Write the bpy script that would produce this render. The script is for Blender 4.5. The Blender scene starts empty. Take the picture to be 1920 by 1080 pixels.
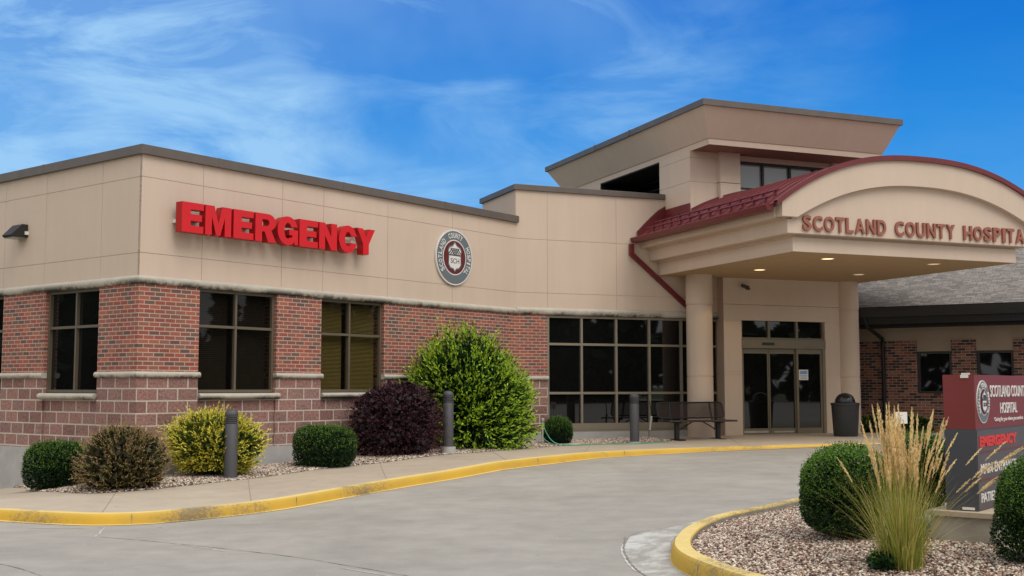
import bpy, math, random
import numpy as np
from mathutils import Vector
random.seed(7); RNG = np.random.default_rng(11)
S = bpy.context.scene; COL = S.collection
# ------------------------------------------------------------------ camera
FPX, PITCH, CZ = 2168.0, math.radians(4.9), 1.65
cd = bpy.data.cameras.new('camera'); cam = bpy.data.objects.new('camera', cd); COL.objects.link(cam)
cam.location = (0, 0, CZ); cam.rotation_euler = (math.radians(90)+PITCH, 0, 0)
cd.sensor_width = 36; cd.lens = 36*FPX/1920; cd.clip_end = 5000; cd.clip_start = .05
S.camera = cam
# ------------------------------------------------------------------ view
S.view_settings.view_transform = 'Standard'; S.view_settings.look = 'None'
S.view_settings.exposure = 0.0; S.view_settings.gamma = 1
# ------------------------------------------------------------------ sun and sky
SUN_EL, SUN_AZ = math.radians(52), math.radians(140)     # azimuth clockwise from +Y
sd = bpy.data.lights.new('sun', 'SUN'); sun = bpy.data.objects.new('sun', sd); COL.objects.link(sun)
sd.energy = 1.6; sd.angle = math.radians(38); sd.color = (1, .955, .90)
sv = Vector((math.sin(SUN_AZ)*math.cos(SUN_EL), math.cos(SUN_AZ)*math.cos(SUN_EL), math.sin(SUN_EL)))
sun.rotation_euler = (-sv).to_track_quat('-Z', 'Y').to_euler()
W = bpy.data.worlds.new('World'); S.world = W; W.use_nodes = True
wn, wl = W.node_tree.nodes, W.node_tree.links; wn.clear()
def wnode(t, **k):
    n = wn.new(t)
    for a, b in k.items(): setattr(n, a, b)
    return n
wo = wnode('ShaderNodeOutputWorld'); bg = wnode('ShaderNodeBackground'); wl.new(bg.outputs[0], wo.inputs[0])
bg.inputs[1].default_value = 0.12
sky = wnode('ShaderNodeTexSky', sky_type='NISHITA', sun_disc=False, sun_elevation=SUN_EL, sun_rotation=SUN_AZ)
def wmath(op, a, b=None, c=None, clamp=False):
    n = wnode('ShaderNodeMath', operation=op, use_clamp=clamp)
    for i, v in enumerate((a, b, c)):
        if v is None: continue
        if isinstance(v, (int, float)): n.inputs[i].default_value = v
        else: wl.new(v, n.inputs[i])
    return n.outputs[0]
def wmix(f, a, b, bt='MIX'):
    n = wnode('ShaderNodeMix', data_type='RGBA', blend_type=bt)
    for i, v in ((0, f), (6, a), (7, b)):
        if isinstance(v, (int, float)): n.inputs[i].default_value = v
        elif isinstance(v, tuple): n.inputs[i].default_value = v
        else: wl.new(v, n.inputs[i])
    return n.outputs[2]
tc = wnode('ShaderNodeTexCoord'); sp = wnode('ShaderNodeSeparateXYZ'); wl.new(tc.outputs['Generated'], sp.inputs[0])
X_, Y_, Z_ = sp.outputs
gm = wnode('ShaderNodeGamma'); wl.new(sky.outputs[0], gm.inputs[0]); gm.inputs[1].default_value = 1.55
# deep polarised blue, lighter low down
rp = wnode('ShaderNodeValToRGB'); wl.new(Z_, rp.inputs[0]); e_ = rp.color_ramp.elements
cols = [(0, (.16, .50, .92)), (.12, (.075, .39, .87)), (.22, (.020, .27, .78)), (.34, (.0015, .158, .665)), (.5, (.001, .12, .58)), (1, (.001, .07, .36))]
while len(e_) < len(cols): e_.new(.5)
for q, (p, c) in zip(e_, cols): q.position = p; q.color = (*c, 1)
blue = wmix(1.0, rp.outputs[0], (7.6, 7.6, 7.6, 1), 'MULTIPLY')
blue = wmix(1.0, blue, wmix(1.0, gm.outputs[0], (.0015, .012, .025, 1), 'MULTIPLY'), 'ADD')
mp = wnode('ShaderNodeMapping'); wl.new(tc.outputs['Generated'], mp.inputs[0])
mp.inputs['Rotation'].default_value = (0, math.radians(34), 0); mp.inputs['Scale'].default_value = (2.0, 2.0, 6.5)
nz = wnode('ShaderNodeTexNoise'); wl.new(mp.outputs[0], nz.inputs[0])
nz.inputs['Scale'].default_value = 2.3; nz.inputs['Detail'].default_value = 12; nz.inputs['Roughness'].default_value = .60; nz.inputs['Distortion'].default_value = .8
n2 = wnode('ShaderNodeTexNoise'); wl.new(tc.outputs['Generated'], n2.inputs[0]); n2.inputs['Scale'].default_value = 3.0; n2.inputs['Detail'].default_value = 5
left = wmath('MULTIPLY_ADD', X_, -2.5, .80, clamp=True)          # more cirrus to the left
low = wmath('MULTIPLY_ADD', Z_, -2.4, .85, clamp=True)
cover = wmath('MULTIPLY', wmath('ADD', left, wmath('MULTIPLY', low, .14)), wmath('MULTIPLY', wmath('ADD', n2.outputs[0], -.31), 4.4, clamp=True))
wisp = wmath('MULTIPLY', wmath('MULTIPLY', wmath('ADD', nz.outputs[0], -.44), 4.2, clamp=True), wmath('MULTIPLY', cover, 1.15, clamp=True))
cl = wmath('MINIMUM', wmath('ADD', wmath('MULTIPLY', wisp, .72), wmath('MULTIPLY', cover, .36)), .86)
# the sky behind the photographer and overhead is a bright high overcast
back = wmath('MULTIPLY_ADD', Y_, -2.2, 1.15, clamp=True)
top = wmath('MULTIPLY_ADD', Z_, 3.2, -1.7, clamp=True)
over = wmath('MAXIMUM', back, top)
cloudy = wmix(cl, blue, (3.1, 5.4, 7.9, 1))
oc = wmix(wmath('MULTIPLY', Z_, 1.4, clamp=True), (6.4, 6.5, 6.6, 1), (9.3, 9.3, 9.2, 1))
wl.new(wmix(over, cloudy, oc), bg.inputs[0])

# ------------------------------------------------------------------ frames (facade axes)
class Fr:
    def __init__(s, o, az):
        s.o = (float(o[0]), float(o[1])); s.az = az
        s.x = (math.sin(az), math.cos(az)); s.y = (-math.cos(az), math.sin(az))
    def W(s, x, y, z=0.0):
        return (s.o[0]+s.x[0]*x+s.y[0]*y, s.o[1]+s.x[1]*x+s.y[1]*y, z)
    def loc(s, p):
        d = (p[0]-s.o[0], p[1]-s.o[1]); return d[0]*s.x[0]+d[1]*s.x[1], d[0]*s.y[0]+d[1]*s.y[1]
A, B = math.radians(37.7), math.radians(68.0)
FA = Fr((-6.083, 18.8), A)                 # emergency wing, front wall along x, building in +y
FL = Fr((-6.083, 18.8), A+math.pi/2)       # its left wall: x runs up to the corner at 0
LX = 10.09
FB = Fr(FA.W(LX, 0), B)                    # entrance block
FC = Fr((9.227, 31.0), math.radians(-58)+math.pi)   # brick wing
FS = Fr((4.262, 10.7), A)                  # roadside sign
FW = Fr((0, 0), math.pi/2)                 # world axes (x right, y ahead)
def ray(px, py):
    u = (px-960)/FPX; v = (540-py)/FPX
    return (u, math.cos(PITCH)-v*math.sin(PITCH), math.sin(PITCH)+v*math.cos(PITCH))
def interp(x, xs, ys): return float(np.interp(x, xs, ys))
def sstep(a, b, x):
    t = min(1, max(0, (x-a)/(b-a))); return t*t*(3-2*t)
def SH(x, y):      # pavement / planting bed level
    s = x+y
    h = interp(s, [-200, 10, 14, 18, 20, 23, 28, 32, 36, 200], [.1, .1, .19, .28, .35, .38, .39, .45, .48, .5])
    return h-.12*max(0, -6.5-x)*sstep(15, 20, y)*(1 if x > -14 else 7.5/max(7.5, -6.5-x))
def HK(s): return interp(s, [0, 22, 26, 29, 31, 33], [.13, .13, .10, .075, .05, .004])
def RH(x, y): return SH(x, y)-HK(x+y)
def gh(px, py, fn=SH, lift=0.0):
    r = ray(px, py); lo, hi = 3.0, 60.0
    for _ in range(50):
        m = (lo+hi)/2; t = m/r[1]; x = r[0]*t; z = CZ+r[2]*t
        if z > fn(x, m)+lift: lo = m
        else: hi = m
    t = lo/r[1]; return (r[0]*t, lo, fn(r[0]*t, lo)+lift)

# ------------------------------------------------------------------ materials
MATS = {}
def srgb(*c): return tuple(((v/255)/12.92 if v/255 <= .04045 else ((v/255+.055)/1.055)**2.4) for v in c)+(1,)
def newmat(name):
    m = bpy.data.materials.new(name); m.use_nodes = True; MATS[name] = m
    nt = m.node_tree; return m, nt.nodes, nt.links, nt.nodes['Principled BSDF']
def mk(name, col, rough=.6, var=.12, nscale=6, bump=0, bscale=80, metal=0, spec=.5, coord='Object', streak=0):
    m, n, l, b = newmat(name)
    t = n.new('ShaderNodeTexCoord'); z = n.new('ShaderNodeTexNoise'); l.new(t.outputs[coord], z.inputs[0])
    z.inputs['Scale'].default_value = nscale; z.inputs['Detail'].default_value = 6
    r = n.new('ShaderNodeMapRange'); l.new(z.outputs[0], r.inputs[0])
    r.inputs[1].default_value = .3; r.inputs[2].default_value = .7; r.inputs[3].default_value = 1-var; r.inputs[4].default_value = 1+var
    mx = n.new('ShaderNodeMix'); mx.data_type = 'RGBA'; mx.blend_type = 'MULTIPLY'; mx.inputs[0].default_value = 1
    mx.inputs[6].default_value = col; l.new(r.outputs[0], mx.inputs[7]); l.new(mx.outputs[2], b.inputs['Base Color'])
    b.inputs['Roughness'].default_value = rough; b.inputs['Metallic'].default_value = metal; b.inputs['Specular IOR Level'].default_value = spec
    if bump:
        z2 = n.new('ShaderNodeTexNoise'); l.new(t.outputs[coord], z2.inputs[0]); z2.inputs['Scale'].default_value = bscale; z2.inputs['Detail'].default_value = 4
        bp = n.new('ShaderNodeBump'); bp.inputs['Strength'].default_value = bump; bp.inputs['Distance'].default_value = .01
        l.new(z2.outputs[0], bp.inputs['Height']); l.new(bp.outputs[0], b.inputs['Normal'])
    return m
def mnode(n, l, op, a, b=None, clamp=False):
    q = n.new('ShaderNodeMath'); q.operation = op; q.use_clamp = clamp
    for i, v in enumerate((a, b)):
        if v is None: continue
        if isinstance(v, (int, float)): q.inputs[i].default_value = v
        else: l.new(v, q.inputs[i])
    return q.outputs[0]
def mmix(n, l, f, a, b, bt='MIX'):
    q = n.new('ShaderNodeMix'); q.data_type = 'RGBA'; q.blend_type = bt
    for i, v in ((0, f), (6, a), (7, b)):
        if isinstance(v, (int, float)): q.inputs[i].default_value = v
        elif isinstance(v, tuple): q.inputs[i].default_value = v
        else: l.new(v, q.inputs[i])
    return q.outputs[2]
def noise(n, l, vec, scale, detail=5, rough=.5, dist=0):
    z = n.new('ShaderNodeTexNoise'); l.new(vec, z.inputs[0]); z.inputs['Scale'].default_value = scale
    z.inputs['Detail'].default_value = detail; z.inputs['Roughness'].default_value = rough; z.inputs['Distortion'].default_value = dist
    return z.outputs[0]
def bricks(name, w, h, mortar, tones, mcol, bump=.6, speck=.12, bd=.008, speckscale=60):
    m, n, l, b = newmat(name)
    t = n.new('ShaderNodeTexCoord'); uv = t.outputs['UV']
    br = n.new('ShaderNodeTexBrick'); l.new(uv, br.inputs['Vector'])
    br.offset = .5; br.inputs['Scale'].default_value = 1; br.inputs['Brick Width'].default_value = w; br.inputs['Row Height'].default_value = h
    br.inputs['Mortar Size'].default_value = mortar; br.inputs['Mortar Smooth'].default_value = .15
    br.inputs['Color1'].default_value = (0, 0, 0, 1); br.inputs['Color2'].default_value = (1, 1, 1, 1); br.inputs['Mortar'].default_value = (.5, .5, .5, 1)
    rp = n.new('ShaderNodeValToRGB'); l.new(br.outputs['Color'], rp.inputs[0]); rp.color_ramp.interpolation = 'CONSTANT'
    els = rp.color_ramp.elements
    while len(els) < len(tones): els.new(.5)
    for e, (p, c) in zip(els, tones): e.position = p; e.color = c
    sn = noise(n, l, uv, speckscale, 6, .7); big = noise(n, l, uv, 1.3, 3)
    f = mnode(n, l, 'ADD', mnode(n, l, 'MULTIPLY', mnode(n, l, 'SUBTRACT', sn, .5), speck*6), 1.0)
    f = mnode(n, l, 'ADD', f, mnode(n, l, 'MULTIPLY', mnode(n, l, 'SUBTRACT', big, .5), .5))
    c = mmix(n, l, 1.0, rp.outputs[0], f, 'MULTIPLY')
    mc = mmix(n, l, 1.0, mcol, mnode(n, l, 'ADD', mnode(n, l, 'MULTIPLY', big, .5), .75), 'MULTIPLY')
    l.new(mmix(n, l, br.outputs['Fac'], c, mc), b.inputs['Base Color']); b.inputs['Roughness'].default_value = .85
    hh = mnode(n, l, 'ADD', mnode(n, l, 'SUBTRACT', 1, br.outputs['Fac']), mnode(n, l, 'MULTIPLY', sn, .5))
    bp = n.new('ShaderNodeBump'); bp.inputs['Strength'].default_value = bump; bp.inputs['Distance'].default_value = bd
    l.new(hh, bp.inputs['Height']); l.new(bp.outputs[0], b.inputs['Normal'])
    return m
BR = bricks('red_brick', .205, .0715, .0075,
    [(0, srgb(98, 78, 72)), (.12, srgb(128, 84, 72)), (.30, srgb(154, 86, 72)), (.46, srgb(140, 92, 78)), (.6, srgb(146, 78, 66)), (.74, srgb(162, 94, 70)), (.84, srgb(110, 84, 72)), (.93, srgb(136, 76, 66))], srgb(188, 161, 144), bump=.35)
BR2 = bricks('brown_brick', .205, .0715, .007,
    [(0, srgb(54, 40, 37)), (.25, srgb(112, 68, 56)), (.45, srgb(128, 78, 62)), (.62, srgb(70, 46, 40)), (.82, srgb(134, 88, 72))], srgb(150, 136, 122))
ST = bricks('split_face_block', .40, .2035, .014,
    [(0, srgb(142, 108, 100)), (.3, srgb(154, 114, 104)), (.6, srgb(136, 100, 92)), (.8, srgb(150, 116, 108))], srgb(206, 190, 176), bump=1.0, speck=.42, bd=.035, speckscale=22)
def eifs(name, col):
    m, n, l, b = newmat(name); t = n.new('ShaderNodeTexCoord'); o = t.outputs['Object']
    a = noise(n, l, o, .7, 4); mp_ = n.new('ShaderNodeMapping'); l.new(o, mp_.inputs[0]); mp_.inputs['Scale'].default_value = (5, 5, .5)
    st = noise(n, l, mp_.outputs[0], 1.0, 5, .6)
    f = mnode(n, l, 'ADD', mnode(n, l, 'MULTIPLY', a, .16), mnode(n, l, 'MULTIPLY', st, .12)); f = mnode(n, l, 'ADD', f, .87)
    l.new(mmix(n, l, 1.0, col, f, 'MULTIPLY'), b.inputs['Base Color']); b.inputs['Roughness'].default_value = .9; b.inputs['Specular IOR Level'].default_value = .2
    bp = n.new('ShaderNodeBump'); bp.inputs['Strength'].default_value = .25; bp.inputs['Distance'].default_value = .004
    l.new(noise(n, l, o, 160, 3), bp.inputs['Height']); l.new(bp.outputs[0], b.inputs['Normal']); return m
EI = eifs('tan_stucco', srgb(204, 184, 166)); EI2 = eifs('canopy_stucco', srgb(205, 185, 167))
JO = mk('joint_shadow_stucco', srgb(176, 156, 138), .95)
def coping_mat():
    return mk('brown_metal_coping', srgb(98, 89, 82), .5, .1, 3, metal=.0)
CP = coping_mat()
def caststone():
    m, n, l, b = newmat('cast_stone_mouldy'); t = n.new('ShaderNodeTexCoord'); o = t.outputs['Object']; g = t.outputs['UV']
    spx = n.new('ShaderNodeSeparateXYZ'); l.new(g, spx.inputs[0])    # v = 0 bottom .. 1 top of the moulding
    low = mnode(n, l, 'SUBTRACT', 1.15, mnode(n, l, 'MULTIPLY', spx.outputs[1], 1.5), True)
    a = noise(n, l, o, 1.1, 3); f = noise(n, l, o, 14, 6, .75)
    k = mnode(n, l, 'MULTIPLY', mnode(n, l, 'SUBTRACT', mnode(n, l, 'ADD', mnode(n, l, 'MULTIPLY', a, 1.3), f), 1.06), 4.5, True)
    k = mnode(n, l, 'MULTIPLY', k, low)
    base = mmix(n, l, noise(n, l, o, 5, 4), srgb(170, 162, 148), srgb(198, 191, 176))
    l.new(mmix(n, l, k, base, srgb(62, 60, 54)), b.inputs['Base Color']); b.inputs['Roughness'].default_value = .85; return m
CS = caststone()
CONB = mk('footing_concrete', srgb(172, 170, 166), .9, .10, 4, bump=.3, bscale=40)
def concrete(name, col, dark, light, sc=1.0, base_pat=True):
    m, n, l, b = newmat(name); t = n.new('ShaderNodeTexCoord'); o = t.outputs['Object']
    a = noise(n, l, o, .25*sc, 4, .6, .6); c2 = noise(n, l, o, 2.0*sc, 6, .65); f = noise(n, l, o, 90, 3, .8)
    mp_ = n.new('ShaderNodeMapping'); l.new(o, mp_.inputs[0]); mp_.inputs['Rotation'].default_value = (0, 0, math.radians(-28)); mp_.inputs['Scale'].default_value = (.5, 2.4, 1)
    tr = noise(n, l, mp_.outputs[0], 1.0, 5, .6)                    # tyre-polished streaks along the drive
    k = mnode(n, l, 'ADD', mnode(n, l, 'MULTIPLY', a, .48), mnode(n, l, 'MULTIPLY', c2, .36)); k = mnode(n, l, 'ADD', k, mnode(n, l, 'MULTIPLY', tr, .16))
    k = mnode(n, l, 'MULTIPLY', mnode(n, l, 'SUBTRACT', k, .34), 3.1, True)
    c = mmix(n, l, k, dark, light)
    c = mmix(n, l, 1.0, c, mnode(n, l, 'ADD', mnode(n, l, 'MULTIPLY', f, .5), .75), 'MULTIPLY')
    vo = n.new('ShaderNodeTexVoronoi'); l.new(o, vo.inputs[0]); vo.inputs['Scale'].default_value = 2.6
    spk = mnode(n, l, 'LESS_THAN', vo.outputs['Distance'], .035)
    c = mmix(n, l, mnode(n, l, 'MULTIPLY', spk, .6), c, srgb(205, 200, 190))
    vo2 = n.new('ShaderNodeTexVoronoi'); l.new(o, vo2.inputs[0]); vo2.inputs['Scale'].default_value = 1.3
    sp2 = mnode(n, l, 'LESS_THAN', mnode(n, l, 'ADD', vo2.outputs['Distance'], mnode(n, l, 'MULTIPLY', noise(n, l, o, 20, 3), .1)), .10)
    c = mmix(n, l, mnode(n, l, 'MULTIPLY', sp2, .35), c, srgb(110, 104, 98))
    l.new(c, b.inputs['Base Color']); b.inputs['Roughness'].default_value = .85; b.inputs['Specular IOR Level'].default_value = .3
    bp = n.new('ShaderNodeBump'); bp.inputs['Strength'].default_value = .25; bp.inputs['Distance'].default_value = .005
    l.new(f, bp.inputs['Height']); l.new(bp.outputs[0], b.inputs['Normal']); return m
ROAD = concrete('drive_concrete', col=0, dark=srgb(138, 133, 125), light=srgb(172, 166, 157))
WALK = concrete('walk_concrete', col=0, dark=srgb(166, 151, 134), light=srgb(190, 177, 157), sc=1.6)
def kerbpaint():
    m, n, l, b = newmat('yellow_kerb_paint'); t = n.new('ShaderNodeTexCoord'); o = t.outputs['Object']
    c = mmix(n, l, noise(n, l, o, 1.7, 4), srgb(180, 146, 62), srgb(220, 176, 50))
    ge = n.new('ShaderNodeNewGeometry'); s_ = n.new('ShaderNodeSeparateXYZ'); l.new(ge.outputs['True Normal'], s_.inputs[0])
    topf = mnode(n, l, 'MULTIPLY', mnode(n, l, 'SUBTRACT', s_.outputs[2], .6), 2.6, True)
    c = mmix(n, l, topf, c, mmix(n, l, noise(n, l, o, 7, 5), srgb(214, 184, 104), srgb(232, 208, 138)))   # upward faces turn paler
    a = noise(n, l, o, .9, 3); f = noise(n, l, o, 26, 6, .75)
    mp_ = n.new('ShaderNodeMapping'); l.new(o, mp_.inputs[0]); mp_.inputs['Scale'].default_value = (6, 6, 60)
    g = noise(n, l, mp_.outputs[0], 1.0, 5, .7)
    k = mnode(n, l, 'MULTIPLY', mnode(n, l, 'SUBTRACT', mnode(n, l, 'ADD', mnode(n, l, 'MULTIPLY', a, 1.1), f), 1.08), 5, True)
    k2 = mnode(n, l, 'MULTIPLY', mnode(n, l, 'SUBTRACT', mnode(n, l, 'ADD', mnode(n, l, 'MULTIPLY', a, .8), g), .96), 2.6, True)
    c = mmix(n, l, mnode(n, l, 'MULTIPLY', k2, .55), c, srgb(140, 116, 62)); c = mmix(n, l, mnode(n, l, 'MULTIPLY', k, .85), c, srgb(122, 110, 90))
    l.new(c, b.inputs['Base Color']); b.inputs['Roughness'].default_value = .75; return m
KP = kerbpaint(); KC = mk('kerb_bare_concrete', srgb(142, 136, 122), .9, .2, 6)
KL = mk('kerb_stain_paint', srgb(214, 176, 96), .8, .15, 9)
JT = mk('joint_dirt', srgb(132, 126, 117), .95, .3, 12); JL = mk('joint_sealant_pale', srgb(190, 186, 178), .9, .25, 9)
DUST = mk('dried_cement_film', srgb(172, 169, 163), .9, .12, 8)
SOIL = mk('bed_soil', srgb(104, 90, 78), .95, .3, 10)
LAWN = mk('far_lawn', srgb(74, 92, 50), .95, .3, 2)
BRZ = mk('bronze_window_frame', srgb(98, 88, 72), .45, .06, 3, spec=.5); BRL = mk('champagne_aluminium', srgb(134, 124, 108), .4, .05, 3)
DRF = mk('door_aluminium', srgb(118, 108, 88), .4, .05, 3)
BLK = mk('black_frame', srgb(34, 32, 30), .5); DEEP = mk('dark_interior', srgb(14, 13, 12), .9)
RED = mk('red_metal_roof', srgb(108, 38, 41), .42, .12, 4, spec=.5); RED2 = mk('red_gutter_metal', srgb(104, 34, 38), .4, .10, 5)
SGR = mk('sign_red_plastic', srgb(212, 10, 24), .45, .04, 3); SGR2 = mk('sign_red_return', srgb(172, 10, 20), .5, .05, 3)
LET = mk('copper_letter', srgb(150, 92, 76), .6, .08, 9)
GRY = mk('bollard_grey_paint', srgb(72, 71, 74), .55, .06, 3); GRYD = mk('bollard_dark_groove', srgb(42, 41, 42), .6)
WHT = mk('white_paint', srgb(226, 222, 214), .6, .05, 5); CAMM = mk('camera_black_housing', srgb(60, 46, 42), .5)
EMG = mk('emblem_grey', srgb(104, 112, 117), .55, .03); EMM = mk('emblem_maroon', srgb(98, 30, 36), .55, .03); EMW = mk('emblem_white', srgb(222, 218, 214), .55, .02); EMK = mk('emblem_line_dark', srgb(70, 66, 70), .6)
MAR = mk('sign_maroon', srgb(120, 42, 41), .5, .04, 2); CHA = mk('sign_charcoal', srgb(66, 68, 74), .5, .05, 2); CHB = mk('sign_front_charcoal', srgb(84, 76, 76), .5, .08, 2)
SRD = mk('sign_bright_red', srgb(214, 44, 38), .5, .04)
BEN = mk('bench_brown_coating', srgb(52, 40, 39), .5, .1, 8); BENK = mk('bench_black_steel', srgb(26, 26, 28), .45, .1, 8)
CAN = mk('bin_charcoal_plastic', srgb(44, 46, 49), .45, .08, 4); CANL = mk('bin_lid_plastic', srgb(34, 36, 42), .25, .05, 4)
HOSE = mk('green_hose_rubber', srgb(70, 156, 128), .45, .05, 8)
GUT = mk('dark_bronze_gutter', srgb(22, 21, 21), .6, .08, 2); SOF = mk('dim_soffit', srgb(58, 52, 48), .8)
BLD = mk('dark_blind', srgb(112, 102, 90), .7); BLO = mk('olive_blind', srgb(150, 136, 84), .7, .05)
PST = mk('silver_marker_post', srgb(176, 172, 162), .5); DRT = mk('dry_grass_plume', srgb(198, 162, 112), .85, .15, 30)
SOIL2 = SOIL
def shingles():
    m, n, l, b = newmat('asphalt_shingle'); t = n.new('ShaderNodeTexCoord'); uv = t.outputs['UV']
    br = n.new('ShaderNodeTexBrick'); l.new(uv, br.inputs['Vector']); br.inputs['Scale'].default_value = 1; br.inputs['Brick Width'].default_value = .24; br.inputs['Row Height'].default_value = .085
    br.inputs['Mortar Size'].default_value = .007; br.inputs['Color1'].default_value = srgb(112, 106, 101); br.inputs['Color2'].default_value = srgb(152, 145, 138); br.inputs['Mortar'].default_value = srgb(84, 79, 76)
    br.offset = .37; br.squash = .7; br.squash_frequency = 3
    f = noise(n, l, uv, 40, 4, .8)
    l.new(mmix(n, l, 1.0, br.outputs[0], mnode(n, l, 'ADD', mnode(n, l, 'MULTIPLY', f, .7), .65), 'MULTIPLY'), b.inputs['Base Color']); b.inputs['Roughness'].default_value = .95
    return m
SHN = shingles()
def glass(name, tr=0.0, tint=(.02, .02, .02, 1), refl=.06, base=(.006, .006, .006, 1)):
    m, n, l, b = newmat(name); b.inputs['Base Color'].default_value = base; b.inputs['Roughness'].default_value = .02; b.inputs['IOR'].default_value = 1.65
    if tr:
        t = n.new('ShaderNodeBsdfTransparent'); t.inputs[0].default_value = tint
        mx = n.new('ShaderNodeMixShader'); mx.inputs[0].default_value = tr; l.new(b.outputs[0], mx.inputs[1]); l.new(t.outputs[0], mx.inputs[2]); l.new(mx.outputs[0], n['Material Output'].inputs[0])
    return m
GLS = glass('dark_tinted_glass'); GLT = glass('tinted_glass', .55, (.55, .52, .45, 1)); GLO = glass('bronze_glass', .75, (.85, .82, .7, 1)); 
GLK = glass('painted_sky_glass', base=(.25, .27, .27, 1))  # grey base paints in the overcast sky the panes would mirror
def emis(name, col, s):
    m, n, l, b = newmat(name); b.inputs['Emission Color'].default_value = col; b.inputs['Emission Strength'].default_value = s; b.inputs['Base Color'].default_value = col; return m
LMP = emis('warm_lamp_lens', (1, .80, .42, 1), 1.6); LMD = emis('dim_lamp_lens', (1, .78, .5, 1), .42)
def leaf(name, col, var=.25, trans=.25, rough=.55):
    m, n, l, b = newmat(name); t = n.new('ShaderNodeTexCoord')
    f = noise(n, l, t.outputs['Object'], 9, 3); g = n.new('ShaderNodeNewGeometry')
    k = mnode(n, l, 'ADD', mnode(n, l, 'MULTIPLY', f, var*2), 1-var)
    k = mnode(n, l, 'MULTIPLY', k, mnode(n, l, 'ADD', mnode(n, l, 'MULTIPLY', g.outputs['Random Per Island'], .6), .7))
    c = mmix(n, l, 1.0, col, k, 'MULTIPLY'); l.new(c, b.inputs['Base Color']); b.inputs['Roughness'].default_value = rough; b.inputs['Specular IOR Level'].default_value = .3
    tr = n.new('ShaderNodeBsdfTranslucent'); l.new(c, tr.inputs[0]); mx = n.new('ShaderNodeMixShader'); mx.inputs[0].default_value = trans
    l.new(b.outputs[0], mx.inputs[1]); l.new(tr.outputs[0], mx.inputs[2]); l.new(mx.outputs[0], n['Material Output'].inputs[0]); return m
LBOX = leaf('boxwood_leaf', srgb(42, 68, 34)); LBOX2 = leaf('boxwood_lit_young_leaf', srgb(108, 146, 54)); LBOXD = leaf('boxwood_old_leaf', srgb(24, 44, 24))  # young boxwood tint doubles as painted light on the shrub tops
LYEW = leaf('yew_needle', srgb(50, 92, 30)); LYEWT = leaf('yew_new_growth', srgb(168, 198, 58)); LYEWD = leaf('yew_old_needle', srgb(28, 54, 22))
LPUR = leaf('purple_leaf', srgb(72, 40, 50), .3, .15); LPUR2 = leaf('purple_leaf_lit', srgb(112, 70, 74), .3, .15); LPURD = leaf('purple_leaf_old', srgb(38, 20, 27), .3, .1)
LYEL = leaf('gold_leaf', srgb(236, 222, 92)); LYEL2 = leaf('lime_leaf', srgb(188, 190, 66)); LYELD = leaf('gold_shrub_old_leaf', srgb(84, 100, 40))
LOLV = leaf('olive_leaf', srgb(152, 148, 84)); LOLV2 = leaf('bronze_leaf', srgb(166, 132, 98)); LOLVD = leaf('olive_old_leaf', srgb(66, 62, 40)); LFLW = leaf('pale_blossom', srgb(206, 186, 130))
LGRS = leaf('grass_blade_green', srgb(146, 160, 66), .25, .4); LGRT = leaf('grass_blade_straw', srgb(206, 184, 112), .25, .4); LPLM = leaf('grass_plume', srgb(244, 222, 168), .2, .4, .9); LPLM2 = leaf('grass_plume_dark', srgb(226, 200, 148), .2, .4, .9)
BARK = mk('bark', srgb(84, 66, 52), .9, .3, 12)
STN = [mk('pebble_%s' % k, srgb(*c), .85, .18, 30) for k, c in (('rose', (176, 146, 128)), ('cream', (222, 208, 188)), ('brown', (128, 100, 84)), ('grey', (170, 160, 148)), ('dark', (92, 74, 66)))]

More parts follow.
